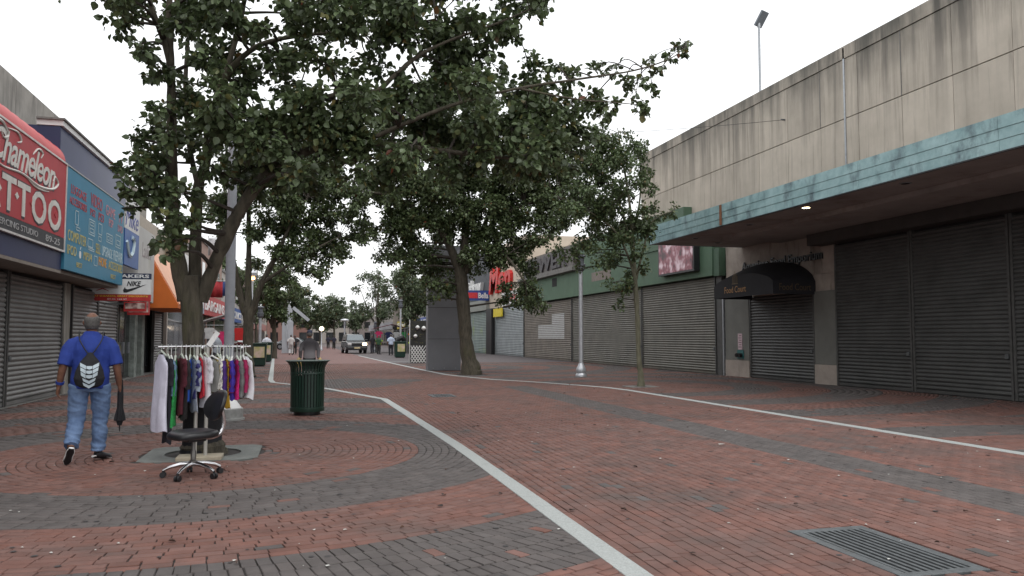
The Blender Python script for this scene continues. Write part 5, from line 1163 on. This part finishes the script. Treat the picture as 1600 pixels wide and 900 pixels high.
def make_person(label, loc, rz, h=1.75, skin=M_skin, shirt=None, pants=None, hair=None, build_=1.0, voxel=.011, walk=.0, cap=None, sleeve=.5, shoes=None, legs=None, arms=None, hairless=0, group=None):
    k = h/1.78; p = empty('person', loc, rz, label, 'person', group); B = build_
    legs = legs or [[(-.10,0,.92),(-.11,.03+walk*.12,.5),(-.11,-.02-walk*.1,.09),(-.13,.16-walk*.1,.035)], [(.10,0,.92),(.11,.03+walk*.1,.5),(.11,-.02+walk*.12,.09),(.13,.16+walk*.12,.035)]]
    arms = arms or [[(-.2,0,1.43),(-.27*B,-.02-walk*.05,1.14),(-.27*B,.06+walk*.1,.88)], [(.2,0,1.43),(.27*B,-.02+walk*.03,1.14),(.27*B,.06-walk*.08,.88)]]
    sc = lambda q: tuple(c*k for c in q)
    def tub(mb, pts, rad, n=12, ry=None): mb.tube([sc(q) for q in catmull(pts, 4)], list(np.interp(np.linspace(0,1,4*(len(pts)-1)+1), np.linspace(0,1,len(rad)), rad)*k), n, True, None if ry is None else list(np.interp(np.linspace(0,1,4*(len(pts)-1)+1), np.linspace(0,1,len(ry)), ry)*k))
    mb = MB()
    tub(mb, [(0,.0,1.40),(0,.01,1.5),(0,.025,1.6)], [.07,.058,.056])                       # neck
    tub(mb, [(0,.02,1.55),(0,.03,1.58),(0,.03,1.66),(0,.02,1.73),(0,.015,1.775)], [.045,.066,.079,.07,.02], 16, [.055,.085,.098,.085,.02])   # skull
    tub(mb, [(0,.105,1.655),(0,.125,1.63),(0,.11,1.615)], [.008,.014,.01])                 # nose
    tub(mb, [(0,.08,1.575),(0,.09,1.56),(0,.08,1.545)], [.02,.03,.02])                     # chin
    for s in (-1, 1): tub(mb, [(s*.08,.02,1.68),(s*.09,.012,1.655),(s*.08,.02,1.625)], [.01,.016,.01], 8)      # ears
    for z, x in ((1.597,.0),(1.585,.0)): tub(mb, [(-.025,.112,z),(.025,.112,z)], [.006,.006], 6)                # lips
    tub(mb, [(0,0,.86),(0,0,1.0),(0,.01,1.15),(0,.0,1.35),(0,0,1.45)], [.15*B,.16*B,.155*B,.18*B,.08], 16, [.10*B,.115*B,.11*B,.11*B,.06])
    for a, sd in zip(arms, (-1, 1)):
        a_ = [(a[0][0]*.97, a[0][1], a[0][2]-.05), a[1], a[2]]; tub(mb, a_, [.05,.05,.042,.032], 12); w, e = Vector(a[2]), Vector(a[1]); d = (w-e).normalized()
        hand(mb, Vector(sc(a[2])), d, -sd, k, .55)
    for l in legs: tub(mb, l[:3], [.085,.06,.055,.04], 12)
    body = remeshed(mb, 'body', skin, p, voxel, 2)
    # trousers
    mb = MB(); tub(mb, [(0,0,.84),(0,0,.93),(0,.0,1.0)], [.165*B,.172*B,.165*B], 18, [.11*B,.125*B,.118*B])
    for l in legs:
        kn, an = Vector(l[1]), Vector(l[2]); q = [l[0]] + [tuple(Vector(l[0]).lerp(kn, t)) for t in (.35,.7)] + [l[1]] + [tuple(kn.lerp(an, t)) for t in (.25,.45,.62,.72,.8,.87,.94)]
        rad = [.102*B,.098*B,.09*B,.083*B,.081*B,.079*B,.083,.076,.085,.077,.086]
        mb.tube([sc(v) for v in q], [r_*k for r_ in rad], 16)
    remeshed(mb, 'trousers', pants, p, voxel, 1, (.016, 5, 11) if voxel < .01 else None)
    # shirt
    mb = MB(); tub(mb, [(0,0,.88),(0,-.005,.98),(0,0,1.15),(0,-.005,1.34),(0,0,1.44),(0,.003,1.50),(0,.008,1.545)], [.182*B,.19*B,.185*B,.205*B,.175*B,.115,.070], 20, [.135*B,.14*B,.135*B,.14*B,.115*B,.085,.070])
    for a in arms:
        s_, e_ = Vector(a[0]), Vector(a[1]); pts = [(s_.x*.55, s_.y, s_.z-.005), (s_.x*.95, s_.y, s_.z-.055)] + [tuple(s_.lerp(e_, t)) for t in np.linspace(.36, min(sleeve*2, 1), 3)]
        if sleeve > .5: pts += [tuple(e_.lerp(Vector(a[2]), t)) for t in (.3,.6,.92)]
        mb.tube([sc(v) for v in pts], list(np.interp(np.linspace(0,1,len(pts)), [0,.25,1], [.06,.075,.074 if sleeve <= .5 else .048])*k*B**.5), 14)
    remeshed(mb, 'shirt', shirt, p, voxel, 2, (.013, 7, 4.5) if voxel < .01 else None)
    for l in legs:
        an, to = Vector(l[2]), Vector(l[3]); d = (to-an); fl_ = Vector((d.x, d.y, d.z)).normalized()
        heel = an - Vector((fl_.x, fl_.y, 0))*.05 + (Vector((0,0,-.035)) if d.z > -.12 else Vector((0,0,0))); toe = to + fl_*.06
        up = fl_.cross(Vector((1,0,0)) if abs(fl_.x) < .6 else Vector((0,1,0))); 
        if up.z < 0: up = -up
        mb = MB(); mid = heel.lerp(toe, .45)
        mb.tube([sc(v) for v in (heel+up*.03, heel.lerp(mid,.4)+up*.035, mid+up*.025, mid.lerp(toe,.6)+up*.012, toe+up*.008)], [.036*k,.046*k,.046*k,.044*k,.024*k], 12, True, [.036*k,.042*k,.036*k,.028*k,.016*k])
        sh = remeshed(mb, 'shoe', shoes or M_black, p, max(voxel*.7,.007), 1)
        mb = MB(); dn = -up*.013
        mb.tube([sc(v) for v in (heel+dn-fl_*.012, heel.lerp(mid,.4)+dn, mid+dn, mid.lerp(toe,.6)+dn, toe+dn+fl_*.01)], [.03*k,.046*k,.046*k,.048*k,.02*k], 12, True, [.013*k]*5)
        mb.build('sole', M_white if shoes else M_black, sh, smooth=True)
        if shoes:
            mb = MB(); dn = -up*.024
            mb.tube([sc(v) for v in (heel+dn-fl_*.006, heel.lerp(mid,.4)+dn, mid+dn, mid.lerp(toe,.6)+dn, toe+dn)], [.026*k,.040*k,.034*k,.042*k,.018*k], 12, True, [.008*k]*5)
            mb.build('outsole', M_black, sh, smooth=True)
    if hair:
        mb = MB(); tub(mb, [(0,.0,1.60),(0,.005,1.64),(0,.005,1.69),(0,.002,1.735),(0,.0,1.765 if not hairless else 1.74)], [.06,.085,.087,.078,.04], 18, [.07,.096,.103,.092,.05])
        remeshed(mb, 'hair', hair, p, voxel*.8, 2)
    if cap:
        mb = MB(); tub(mb, [(0,.02,1.69),(0,.02,1.74),(0,.015,1.79),(0,.01,1.815)], [.094,.093,.075,.02], 18, [.112,.11,.09,.02]); remeshed(mb, 'cap', cap, p, voxel*.8, 2)
    return p
# man in blue
MAN = (-2.47, 10.55, 0)
M_blue = mat('tshirt_blue', (.018,.045,.26), .85, .15, 6, bump=.25, bscale=14)
M_jean = mat('denim', (.10,.17,.33), .85, .3, 5, bump=.35, bscale=22, c2=(.17,.26,.43))
M_hair = mat('grey_hair', (.10,.095,.09), .8, .4, 60, bump=.4, bscale=150)
man = make_person('man in blue T-shirt and jeans walking away with a drawstring bag', MAN, R(11), 1.78, M_skin, M_blue, M_jean, None, 1.10, .0085, shoes=mat('sneaker_black', (.02,.02,.025), .6),
   legs=[[(-.115,0,.92),(-.135,.03,.50),(-.17,-.20,.20),(-.205,-.115,.055)], [(.115,0,.92),(.12,.08,.5),(.10,.10,.095),(.20,.20,.035)]],
   arms=[[(-.20,-.01,1.45),(-.28,-.06,1.15),(-.325,.02,.90)], [(.20,-.01,1.45),(.275,-.05,1.15),(.315,.05,.90)]])
mb = MB(); k_ = 1.0
for z, rx, ry in ((1.595,.062,.072),): pass
mb.tube([(0,-.004,1.575),(0,-.003,1.62),(0,-.003,1.68),(0,-.006,1.722),(0,-.012,1.738)], [.064,.083,.089,.082,.05], 20, True, [.072,.096,.104,.09,.05]); remeshed(mb, 'hair', M_hair, man, .008, 2)
mb = MB(); mb.tube([(-.318,.008,.93),(-.312,-.001,.96)], [.045,.047], 14); mb.build('wristband', M_blue, man, smooth=True)
bag = empty('drawstring_bag', Vector(MAN)+Vector((0,0,0)), R(11), 'black drawstring backpack with pale chevron panels on the man in blue', 'bag')
mb = MB(); mb.tube([(0,-.215,.905),(0,-.25,.93),(0,-.27,1.0),(0,-.262,1.10),(0,-.235,1.20),(0,-.20,1.265),(0,-.19,1.30)], [.10,.145,.165,.145,.10,.045,.03], 22, True, [.03,.05,.06,.055,.045,.03,.02])
bb = remeshed(mb, 'sack', M_black_cloth, bag, .009, 2)
for s in (-1, 1): MB().tube(catmull([(s*.015,-.20,1.27),(s*.07,-.195,1.36),(s*.12,-.155,1.46),(s*.125,-.05,1.545),(s*.13,.06,1.53),(s*.16,.13,1.38)], 5), .007, 8).build('strap', M_black, bag)
M_pale = mat('reflective_grey', (.42,.5,.55), .5, .1, 10)
def panel(pts):
    mb = MB(); mb.prism(pts, lambda u, v, d: (u, -.325-d+.9*u*u+ max(0, v-1.08)*.42 + max(0, 1.0-v)*.2, v), -.006, .006); mb.build('panel', M_pale, bag)
for i in range(5):
    z = 1.185-.052*i; w = .10-.006*i; q = .036
    for sd_ in (-1, 1):
        if i < 3: panel([(sd_*.036,z-.035),(sd_*w,z),(sd_*(w-.003),z-q-.006),(sd_*.036,z-q-.042)])
    if i < 3: panel([(-.032,z-.04),(.032,z-.04),(.030,z-q-.034),(0,z-q-.044),(-.030,z-q-.034)])
    else: panel([(-w*.86,z-.02),(0,z-.055),(w*.86,z-.02),(w*.72,z-.02-q),(0,z-.055-q),(-w*.72,z-.02-q)])
um = empty('umbrella', Vector(MAN), R(11), 'folded black umbrella held in the right hand of the man in blue', 'umbrella')
ux, uy = .33, .075
MB().lathe([(.010,1.06),(.016,1.05),(.016,.93),(.008,.92)], 12, (ux,uy,0)).build('handle', M_black, um, smooth=True)
mb = MB(); n = 16
for z, r_ in ((.96,.024),(.80,.034),(.62,.036),(.52,.055),(.47,.062),(.46,.035),(.41,.024)):
    for k in range(n): a = 2*math.pi*k/n; q = r_*(1+(.16 if .44 < z < .6 else .06)*(1 if k % 2 else -1)); mb.v.append((ux+q*math.cos(a), uy+q*math.sin(a), z))
for i in range(6):
    for k in range(n): a = i*n+k; b = i*n+(k+1) % n; mb.f.append((a, b, b+n, a+n))
mb.build('canopy', M_black_cloth, um); MB().lathe([(.009,.42),(.007,.35),(.003,.335)], 8, (ux,uy,0)).build('ferrule', M_black, um)
# capped walker behind the litter bin
M_grad = bpy.data.materials.new('ombre_shirt'); M_grad.use_nodes = True
_n = M_grad.node_tree.nodes; _l = M_grad.node_tree.links; _g = _n.new('ShaderNodeNewGeometry'); _s = _n.new('ShaderNodeSeparateXYZ'); _m = _n.new('ShaderNodeMapRange'); _r = _n.new('ShaderNodeValToRGB')
_l.new(_g.outputs['Position'], _s.inputs[0]); _l.new(_s.outputs[2], _m.inputs[0]); _m.inputs[1].default_value = .85; _m.inputs[2].default_value = 1.3; _l.new(_m.outputs[0], _r.inputs[0])
_r.color_ramp.elements[0].color = (.22,.21,.22,1); _r.color_ramp.elements[1].color = (.025,.022,.026,1); _l.new(_r.outputs[0], _n['Principled BSDF'].inputs['Base Color']); _n['Principled BSDF'].inputs['Roughness'].default_value = .85
pb = (.17, 25.4, 0)
cw = make_person('walker in dark cap and grey shirt carrying two yellow bags', pb, R(2), 1.68, M_skin, M_grad, M_black_cloth, M_hair, 1.05, .014, .6, cap=mat('cap_navy', (.02,.025,.05), .8), sleeve=1.0)
for s in (-1, 1):
    bgx = MB().tube([(0,0,0),(0,0,-.06),(0,0,-.2),(0,0,-.30)], [.02,.07,.10,.07], 10, True, [.02,.05,.07,.05]).build('carrier_bag', mat('bag_yellow', (.45,.33,.13), .6), None, smooth=True)
    bgx.location = (pb[0]+s*.31, pb[1]+.03, .86); tag(bgx, 'yellow carrier bag in the %s hand of the capped walker' % ('left' if s < 0 else 'right'), 'bag')
def simple_person(px, Y, h, shirtc, pantc, label, rz=0, **kw):
    b = ground(px, 600); d = ray(px, 520); X = d.x/d.y*Y
    nm = label[:18]; return make_person(label, (X, Y, 0), R(rz), h, M_skin, mat('shirt_'+nm, shirtc, .85), mat('pants_'+nm, pantc, .85), M_hair, kw.pop('build_', 1.05), .025, **kw)
simple_person(338, 33, 1.72, (.5,.55,.62), (.05,.05,.06), 'person in pale shirt standing behind the clothes rack', 60)
simple_person(417, 56, 1.70, (.6,.62,.68), (.05,.05,.06), 'person in white shirt behind the green poster bins', 20)
simple_person(455, 70, 1.70, (.55,.53,.52), (.5,.5,.5), 'pedestrian in white clothes right of the distant monolith', 0, walk=.8)
simple_person(461, 72, 1.68, (.03,.03,.035), (.03,.03,.03), 'pedestrian in dark clothes right of the distant monolith', 10, walk=.5)
simple_person(611, 66, 1.75, (.45,.52,.65), (.02,.02,.025), 'person in light blue shirt and black trousers by the stalls', 5)
simple_person(582, 74, 1.7, (.02,.02,.025), (.03,.03,.04), 'person in black beside the market stalls right of the car', 30)
simple_person(592, 70, 1.66, (.03,.08,.04), (.03,.03,.03), 'person in dark green beside the market stalls', -40)
simple_person(513, 105, 1.72, (.03,.03,.05), (.03,.03,.03), 'distant pedestrian in dark jacket left of the car', 0)
simple_person(522, 100, 1.7, (.05,.05,.12), (.05,.05,.08), 'distant pedestrian in navy close beside the dark car', 0)

# ---------------------------------------------------------------- vehicles
def car(loc, rz, label, body, suv=True, cat='car'):
    t = empty('suv' if suv else 'sedan', loc, rz, label, cat); W = .93 if suv else .88; L_ = 2.35; g = .3
    h1, h2 = (1.12, 1.78) if suv else (.92, 1.42)
    def cross(prof, w0, w1, name, m, bevel=.06, parent=t):
        mb = MB(); n = len(prof)
        zs = [z for _, z in prof]; z0, z1 = min(zs), max(zs)
        wd = lambda z: w0+(w1-w0)*((z-z0)/(z1-z0))
        mb.v = [(-wd(z), y, z) for y, z in prof] + [(wd(z), y, z) for y, z in prof]
        mb.f = [tuple(range(n)), tuple(reversed(range(n, 2*n)))] + [(i, i+n, (i+1) % n+n, (i+1) % n) for i in range(n)]
        return mb.build(name, m, parent, bevel=bevel)
    cross([(-L_,g+.1),(-L_+.02,h1*.55),(-L_+.08,h1*.9),(-1.35,h1),(1.9,h1),(L_-.05,h1*.93),(L_,.5),(L_-.05,g)], W, W*.97, 'body', body)
    cab = cross([(-1.30,h1+.002),(-.62,h2-.06),(-.4,h2),(1.75 if suv else 1.0,h2-.02),(2.15 if suv else 1.65,h1+.002)], W*.93, W*.78, 'cabin', body, .05)
    MB().quadbox([(-W*.84,-1.26,h1+.08),(W*.84,-1.26,h1+.08),(W*.84,-1.22,h1+.1),(-W*.84,-1.22,h1+.1),(-W*.72,-.70,h2-.1),(W*.72,-.70,h2-.1),(W*.72,-.66,h2-.08),(-W*.72,-.66,h2-.08)]).build('windscreen', mat('screen_glass', (.16,.19,.21), .08, spec=.8), cab)
    for s in (-1, 1):
        for y0, y1 in ((-.85,.1),(.2,1.2),(1.3,1.85)) if suv else ((-.8,.2),(.3,1.2)):
            MB().quadbox([(s*W*.93,y0-.15 if y0 < 0 else y0,h1+.06),(s*W*.93,y1,h1+.06),(s*W*.90,y1,h1+.06),(s*W*.90,y0,h1+.06),(s*W*.82,y0+.12,h2-.12),(s*W*.82,y1-.05,h2-.12),(s*W*.79,y1-.05,h2-.12),(s*W*.79,y0+.12,h2-.12)]).build('side_window', M_glass, cab)
        MB().box(s*W-.02 if s > 0 else s*W-.2, s*W+.2 if s > 0 else s*W+.02, -1.0, -.88, h1-.02, h1+.16).build('mirror', body, t, bevel=.03)
        hl = MB().box(min(s*.5,s*.86), max(s*.5,s*.86), -L_-.02, -L_+.12, h1*.68, h1*.86).build('headlight', mat('headlight_on', (1,.72,.4), emit=10) if (suv and s > 0) else mat('headlight_off', (.6,.6,.6), .1, coat=.5), t, bevel=.03)
        for y in (-1.45, 1.45):
            mb = MB(); x0, x1 = s*(W-.22), s*(W+.02); mb.tube([(x0,y,.36),(x1,y,.36)], .36, 22); wh = mb.build('wheel', mat('tyre', (.015,.015,.015), .9), t, bevel=.03)
            MB().tube([(x1-.01*s,y,.36),(x1+.015*s,y,.36)], .22, 16).build('rim', M_alu, wh)
    MB().box(-.48,.48,-L_-.025,-L_+.1,h1*.62,h1*.84).build('grille', M_black, t); MB().box(-W*.95,W*.95,-L_-.06,-L_+.1,.32,h1*.52).build('bumper', M_black if suv else body, t, bevel=.04)
    MB().box(-.26,.26,-L_-.075,-L_-.062,.46,.60).build('number_plate', mat('plate', (.6,.5,.3), .5), t)
    return t
car((4.5,75.7,0), R(4), 'dark SUV with one lit headlight facing the camera down the street', mat('car_black', (.018,.018,.02), .25, coat=.6))
car((-1.2,100,0), R(80), 'silver car crossing the street beyond the distant monolith', mat('car_silver', (.5,.52,.54), .3, metal=.4, coat=.5), False)
car((-7.6,90,0), R(70), 'dark red car farther left at the cross street', mat('car_red', (.12,.02,.02), .3, coat=.5), False)

# ---------------------------------------------------------------- stalls and far details on the right
ls = empty('lattice_stand', (5.95,46.2,0), 0, 'stand with black and white lattice skirt and dark display board', 'stand')
MB().box(0,1.05,-.3,.3,.02,1.02).build('table', M_black, ls)
lat = MB()
for i in range(-4, 8):
    for sgn in (1, -1):
        xa = i*.17; pts = [(xa, .03), (xa+sgn*.98*.72, 1.0)]
        (x0,z0),(x1,z1) = pts
        def clipx(x, z, xo, zo, lim): t = (lim-xo)/(x-xo) if x != xo else 0; return (lim, zo+(z-zo)*t)
        if max(x0,x1) <= 0 or min(x0,x1) >= 1.05: continue
        a, b = (x0,z0), (x1,z1)
        for lim, ge in ((0,True),(1.05,False)):
            ina = (a[0] >= lim) if ge else (a[0] <= lim); inb = (b[0] >= lim) if ge else (b[0] <= lim)
            if ina and not inb: b = clipx(b[0],b[1],a[0],a[1],lim)
            elif inb and not ina: a = clipx(a[0],a[1],b[0],b[1],lim)
        MB().bar((a[0],-.305-.006*(sgn > 0),a[1]), (b[0],-.305-.006*(sgn > 0),b[1]), .045, .005, up=(0,1,0)).build('lattice_strip', M_white, ls)
MB().box(0,1.0,.0,.06,1.02,2.45).build('display_board', mat('board_dark', (.03,.03,.028), .7, .3, 3, dirt=((.45,.4,.1), 5, .58, (1,1,2.5))), ls)
for x, z, r_ in ((.42,2.05,.13),(.78,2.0,.14),(.3,1.55,.12)): MB().lathe([(.01,-r_),(r_*.7,-r_*.6),(r_,0),(r_*.6,r_*.7),(.01,r_)], 10, (x,-.06,z)).build('white_ornament', M_white, ls, smooth=True)
for x in (-.03, 1.08): MB().tube([(x,0,0),(x,0,2.5)], .03, 8).build('post', M_white, ls)
def stall(loc, label, short, items, top, w=3.0, d=2.0):
    t = empty('market_stall', loc, 0, label, 'stall')
    for x in (0, w):
        for y in (0, d): MB().tube([(x,y,0),(x,y,2.3)], .025, 8).build('post', M_steel, t)
    MB().prism([(-.15,2.25),(w/2,2.7),(w+.15,2.25),(w+.15,2.31),(w/2,2.76),(-.15,2.31)], lambda u, v, q: (u, q, v), -.15, d+.15).build('canopy', top, t)
    MB().box(.05,w-.05,.2,d-.2,.72,.8).box(.1,.2,.3,.4,0,.72).box(w-.2,w-.1,.3,.4,0,.72).build('table', M_brown, t)
    MB().tube([(0,-.02,2.15),(w,-.02,2.15)], .015, 6).build('rail', M_steel, t)
    for i, (u, c, z, h) in enumerate(items):
        g = empty('blouse', (loc[0]+u*w, loc[1]-.05, 0), 0, None, None)
        tag(g, GARM[c][1] + ' hanging on the ' + short, 'garment'); m = GARM[c][0]
        MB().prism([(-.22,0),(.22,0),(.22,h*.62),(.34,h*.55),(.40,h*.7),(.2,h),(-.2,h),(-.40,h*.7),(-.34,h*.55),(-.22,h*.62)], lambda a, v, q: (a, q, z+v), -.035, .035).build('cloth', m, g, bevel=.015)
        MB().tube([(0,0,z+h),(0,0,2.15)], .008, 5).build('hanger', M_steel, g)
    return t
GARM = {'pink': (mat('g_pink', (.6,.03,.14), .8), 'hot pink top'), 'lime': (mat('g_lime', (.4,.6,.03), .8), 'neon lime top'), 'orange': (mat('g_orange', (.7,.2,.02), .8), 'orange top'), 'white': (mat('g_white', (.6,.6,.6), .8), 'white top'), 'navy': (mat('g_navy', (.02,.03,.1), .8), 'navy top'), 'green': (mat('g_green', (.03,.3,.08), .8), 'green top'), 'red': (mat('g_red', (.5,.02,.02), .8), 'red top'), 'black': (M_black_cloth, 'black top')}
stall((6.6,78,0), 'market stall with hot pink and lime tops under a dark canopy', 'maroon canopied stall beside the dark car', [(.12,'pink',1.45,.6),(.12,'lime',.75,.55),(.40,'navy',1.3,.7),(.62,'white',1.4,.6),(.85,'green',1.4,.6)], mat('canopy_maroon', (.1,.02,.03), .8), 3.4)
stall((9.0,72,0), 'market stall with orange and lime goods beside the lamp post', 'grey canopied stall behind the person in light blue', [(.15,'orange',1.35,.6),(.15,'lime',.5,.7),(.42,'red',1.4,.65),(.65,'green',1.35,.6),(.88,'pink',1.2,.7)], mat('canopy_grey', (.1,.11,.12), .8), 3.2)
stall((9.6,63,0), 'market stall with red and black tops left of the lattice stand', 'black canopied stall left of the lattice stand', [(.15,'red',1.3,.7),(.4,'black',1.2,.8),(.62,'white',1.5,.5),(.85,'orange',1.3,.6)], mat('canopy_black', (.03,.03,.03), .8), 3.0)
stall((-5.6,47,0), 'market stall with pink clothes behind the grey pole', 'white canopied stall behind the grey pole', [(.2,'white',1.4,.6),(.5,'pink',1.0,.8),(.8,'red',1.3,.7)], mat('canopy_white', (.5,.48,.47), .8), 2.6)
for i, (px, Y, c, lab) in enumerate(((326,36,(.5,.5,.52),'white and red flag hanging left of the grey pole'),(329,40,(.35,.03,.04),'dark red flag hanging by the clothing store'),(342,44,(.03,.05,.16),'navy and white flag hanging next to the grey pole'))):
    p0_ = atY(px, 372 if i == 0 else 440, Y); fg = empty('flag', (p0_.x, Y, 0), 0, lab, 'flag'); mb = MB(); z1 = p0_.z
    for k in range(9):
        u = k/8*.55; mb.v += [(u, .05*math.sin(k*1.3), z1), (u, .05*math.sin(k*1.3+.5), z1-.75)]
    mb.f = [(2*k, 2*k+1, 2*k+3, 2*k+2) for k in range(8)]; cl = mb.build('cloth', mat('flag_%d' % i, c, .8), fg, smooth=True); cl.modifiers.new('t', 'SOLIDIFY').thickness = .006
    MB().tube([(0,0,z1-.75),(0,0,z1+.1)], .012, 6).build('staff', M_steel, fg); MB().tube([(-1.2+.0,0,z1+.05),(.56,0,z1+.05)], .015, 6).build('arm', M_steel, fg)
for i, (x0, x1, h, c, lab) in enumerate(((-46,-22,8,(.26,.2,.17),'brown building at the far left of the closing row'),(-21.9,-9,7,(.36,.34,.3),'pale building in the closing row left of the road end'),(-8.9,1.5,6.2,(.22,.12,.1),'low red brick building straight at the end of the road'),(1.6,11,7.6,(.33,.3,.27),'beige building in the closing row behind the dark car'),(11.1,30,6.6,(.2,.17,.16),'dark building at the far right of the closing row'))):
    e_ = empty('end_building', (0,0,0), 0, lab, 'building'); m_ = mat('end_wall_%d' % i, c, .85, .12, .5)
    slab(e_, 'wall', m_, x0, x1, 206, 216, 0, h); slab(e_, 'coping', M_conc, x0, x1, 205.8, 206.5, h+.002, h+.3)
    nx = int((x1-x0)/3)
    for k in range(nx):
        xa = x0+(k+.5)*(x1-x0)/nx
        for z in (.5, 3.9): slab(e_, 'window', M_glass, xa-.9, xa+.9, 205.9, 205.99, z, z+(2.2 if z < 1 else 1.5))
# ---------------------------------------------------------------- litter on the paving
def where(g):
    if g.x > float(fBR(g.y)): return 'right pavement near the shutters' if g.x > 12.3 else 'right pavement near the granite strip'
    if g.x > float(fBL(g.y)): return 'grey band of the roadway' if 5.78 < g.x < 6.62 and g.y < 23 else ('near red roadway' if g.y < 9 else 'far red roadway')
    r_ = math.hypot(g.x-TREES['near'][0], g.y-TREES['near'][1]); return 'red circle around the near tree' if r_ < 2.73 else ('near rings of the left pavement' if g.y < 10.9 else 'far rings of the left pavement')
LV = bpy.data.meshes.new('fallen_leaf'); LV.from_pydata([tuple(v) for v in LEAF6*np.array([1,1,1.6])], [], [tuple(f) for f in LEAF6F]); LV.materials.append(mat('dry_leaf', (.045,.022,.014), .8, .4, 20, island=.4))
for i in range(90):
    px, py = (rng.uniform(700, 1590), rng.uniform(588, 690)) if i % 4 else (rng.uniform(20, 1580), 620+270*rng.random()); g = ground(px, py)
    if g.x > 15.6 or g.x < -5.9: continue
    o = bpy.data.objects.new('fallen_leaf', LV); link(o); o.location = (g.x, g.y, .012); s_ = rng.uniform(.035,.065); o.scale = (s_,s_,s_*rng.uniform(.6,1.5)); o.rotation_euler = (rng.uniform(-.15,.15), rng.uniform(-.15,.15), rng.uniform(0,6.28))
    w_ = where(g); tag(o, 'small dry brown leaf lying on the ' + w_, 'leaf', 'dry leaves on the ' + w_)
pm = bpy.data.meshes.new('paper_scrap'); pm.from_pydata([(-.5,-.3,0),(.5,-.35,.1),(.55,.3,0),(-.4,.35,.15),(0,0,.25)], [], [(0,1,4),(1,2,4),(2,3,4),(3,0,4)]); pm.materials.append(mat('paper', (.5,.5,.47), .8))
for i in range(110):
    px = rng.uniform(10, 1590); py = 605+290*rng.random()**1.5; g = ground(px, py)
    if g.x > 15.6 or g.x < -5.9: continue
    o = bpy.data.objects.new('paper_scrap', pm); link(o); o.location = (g.x, g.y, .008); s_ = rng.uniform(.012,.032); o.scale = (s_,s_,s_); o.rotation_euler = (0,0,rng.uniform(0,6.28))
    w_ = where(g); tag(o, 'tiny pale scrap of litter on the ' + w_, 'litter', 'pale specks on the ' + w_)
o = bpy.data.objects.new('paper_scrap', pm); link(o); g = ground(1127, 695); o.location = (g.x, g.y, .01); o.scale = (.09,.07,.03); tag(o, 'larger white paper scrap on the right side of the roadway', 'litter')

# old chewing gum trodden flat on the bricks
for par_, x0, x1, y0, y1, n_ in ((pave_l, -5.5, 1.9, 4, 22, 260), (road, 2.3, 8.6, 4, 22, 240), (pave_r, 9.1, 15.5, 9, 26, 200)):
    mb = MB()
    for _ in range(n_):
        x, y, r_ = rng.uniform(x0, x1), rng.uniform(y0, y1), rng.uniform(.010, .026)
        if (pit_n[0] < x < pit_n[1] and pit_n[2] < y < pit_n[3]) or (GRATE[0] < x < GRATE[1] and GRATE[2] < y < GRATE[3]): continue
        if x > float(fBL(y))-.15 and par_ is pave_l or (x < float(fBL(y))+.15 or x > float(fBR(y))-.15) and par_ is road: continue
        mb.sheet([(x+r_*rng.uniform(.8,1.2)*math.cos(a), y+r_*rng.uniform(.8,1.2)*math.sin(a)) for a in np.linspace(0, 5.5, 8)], .0045)
    tag(mb.build('gum_spots', mat('gum', (.045,.04,.04), .7, .3, 30), par_, fix=False), kind='stuff')
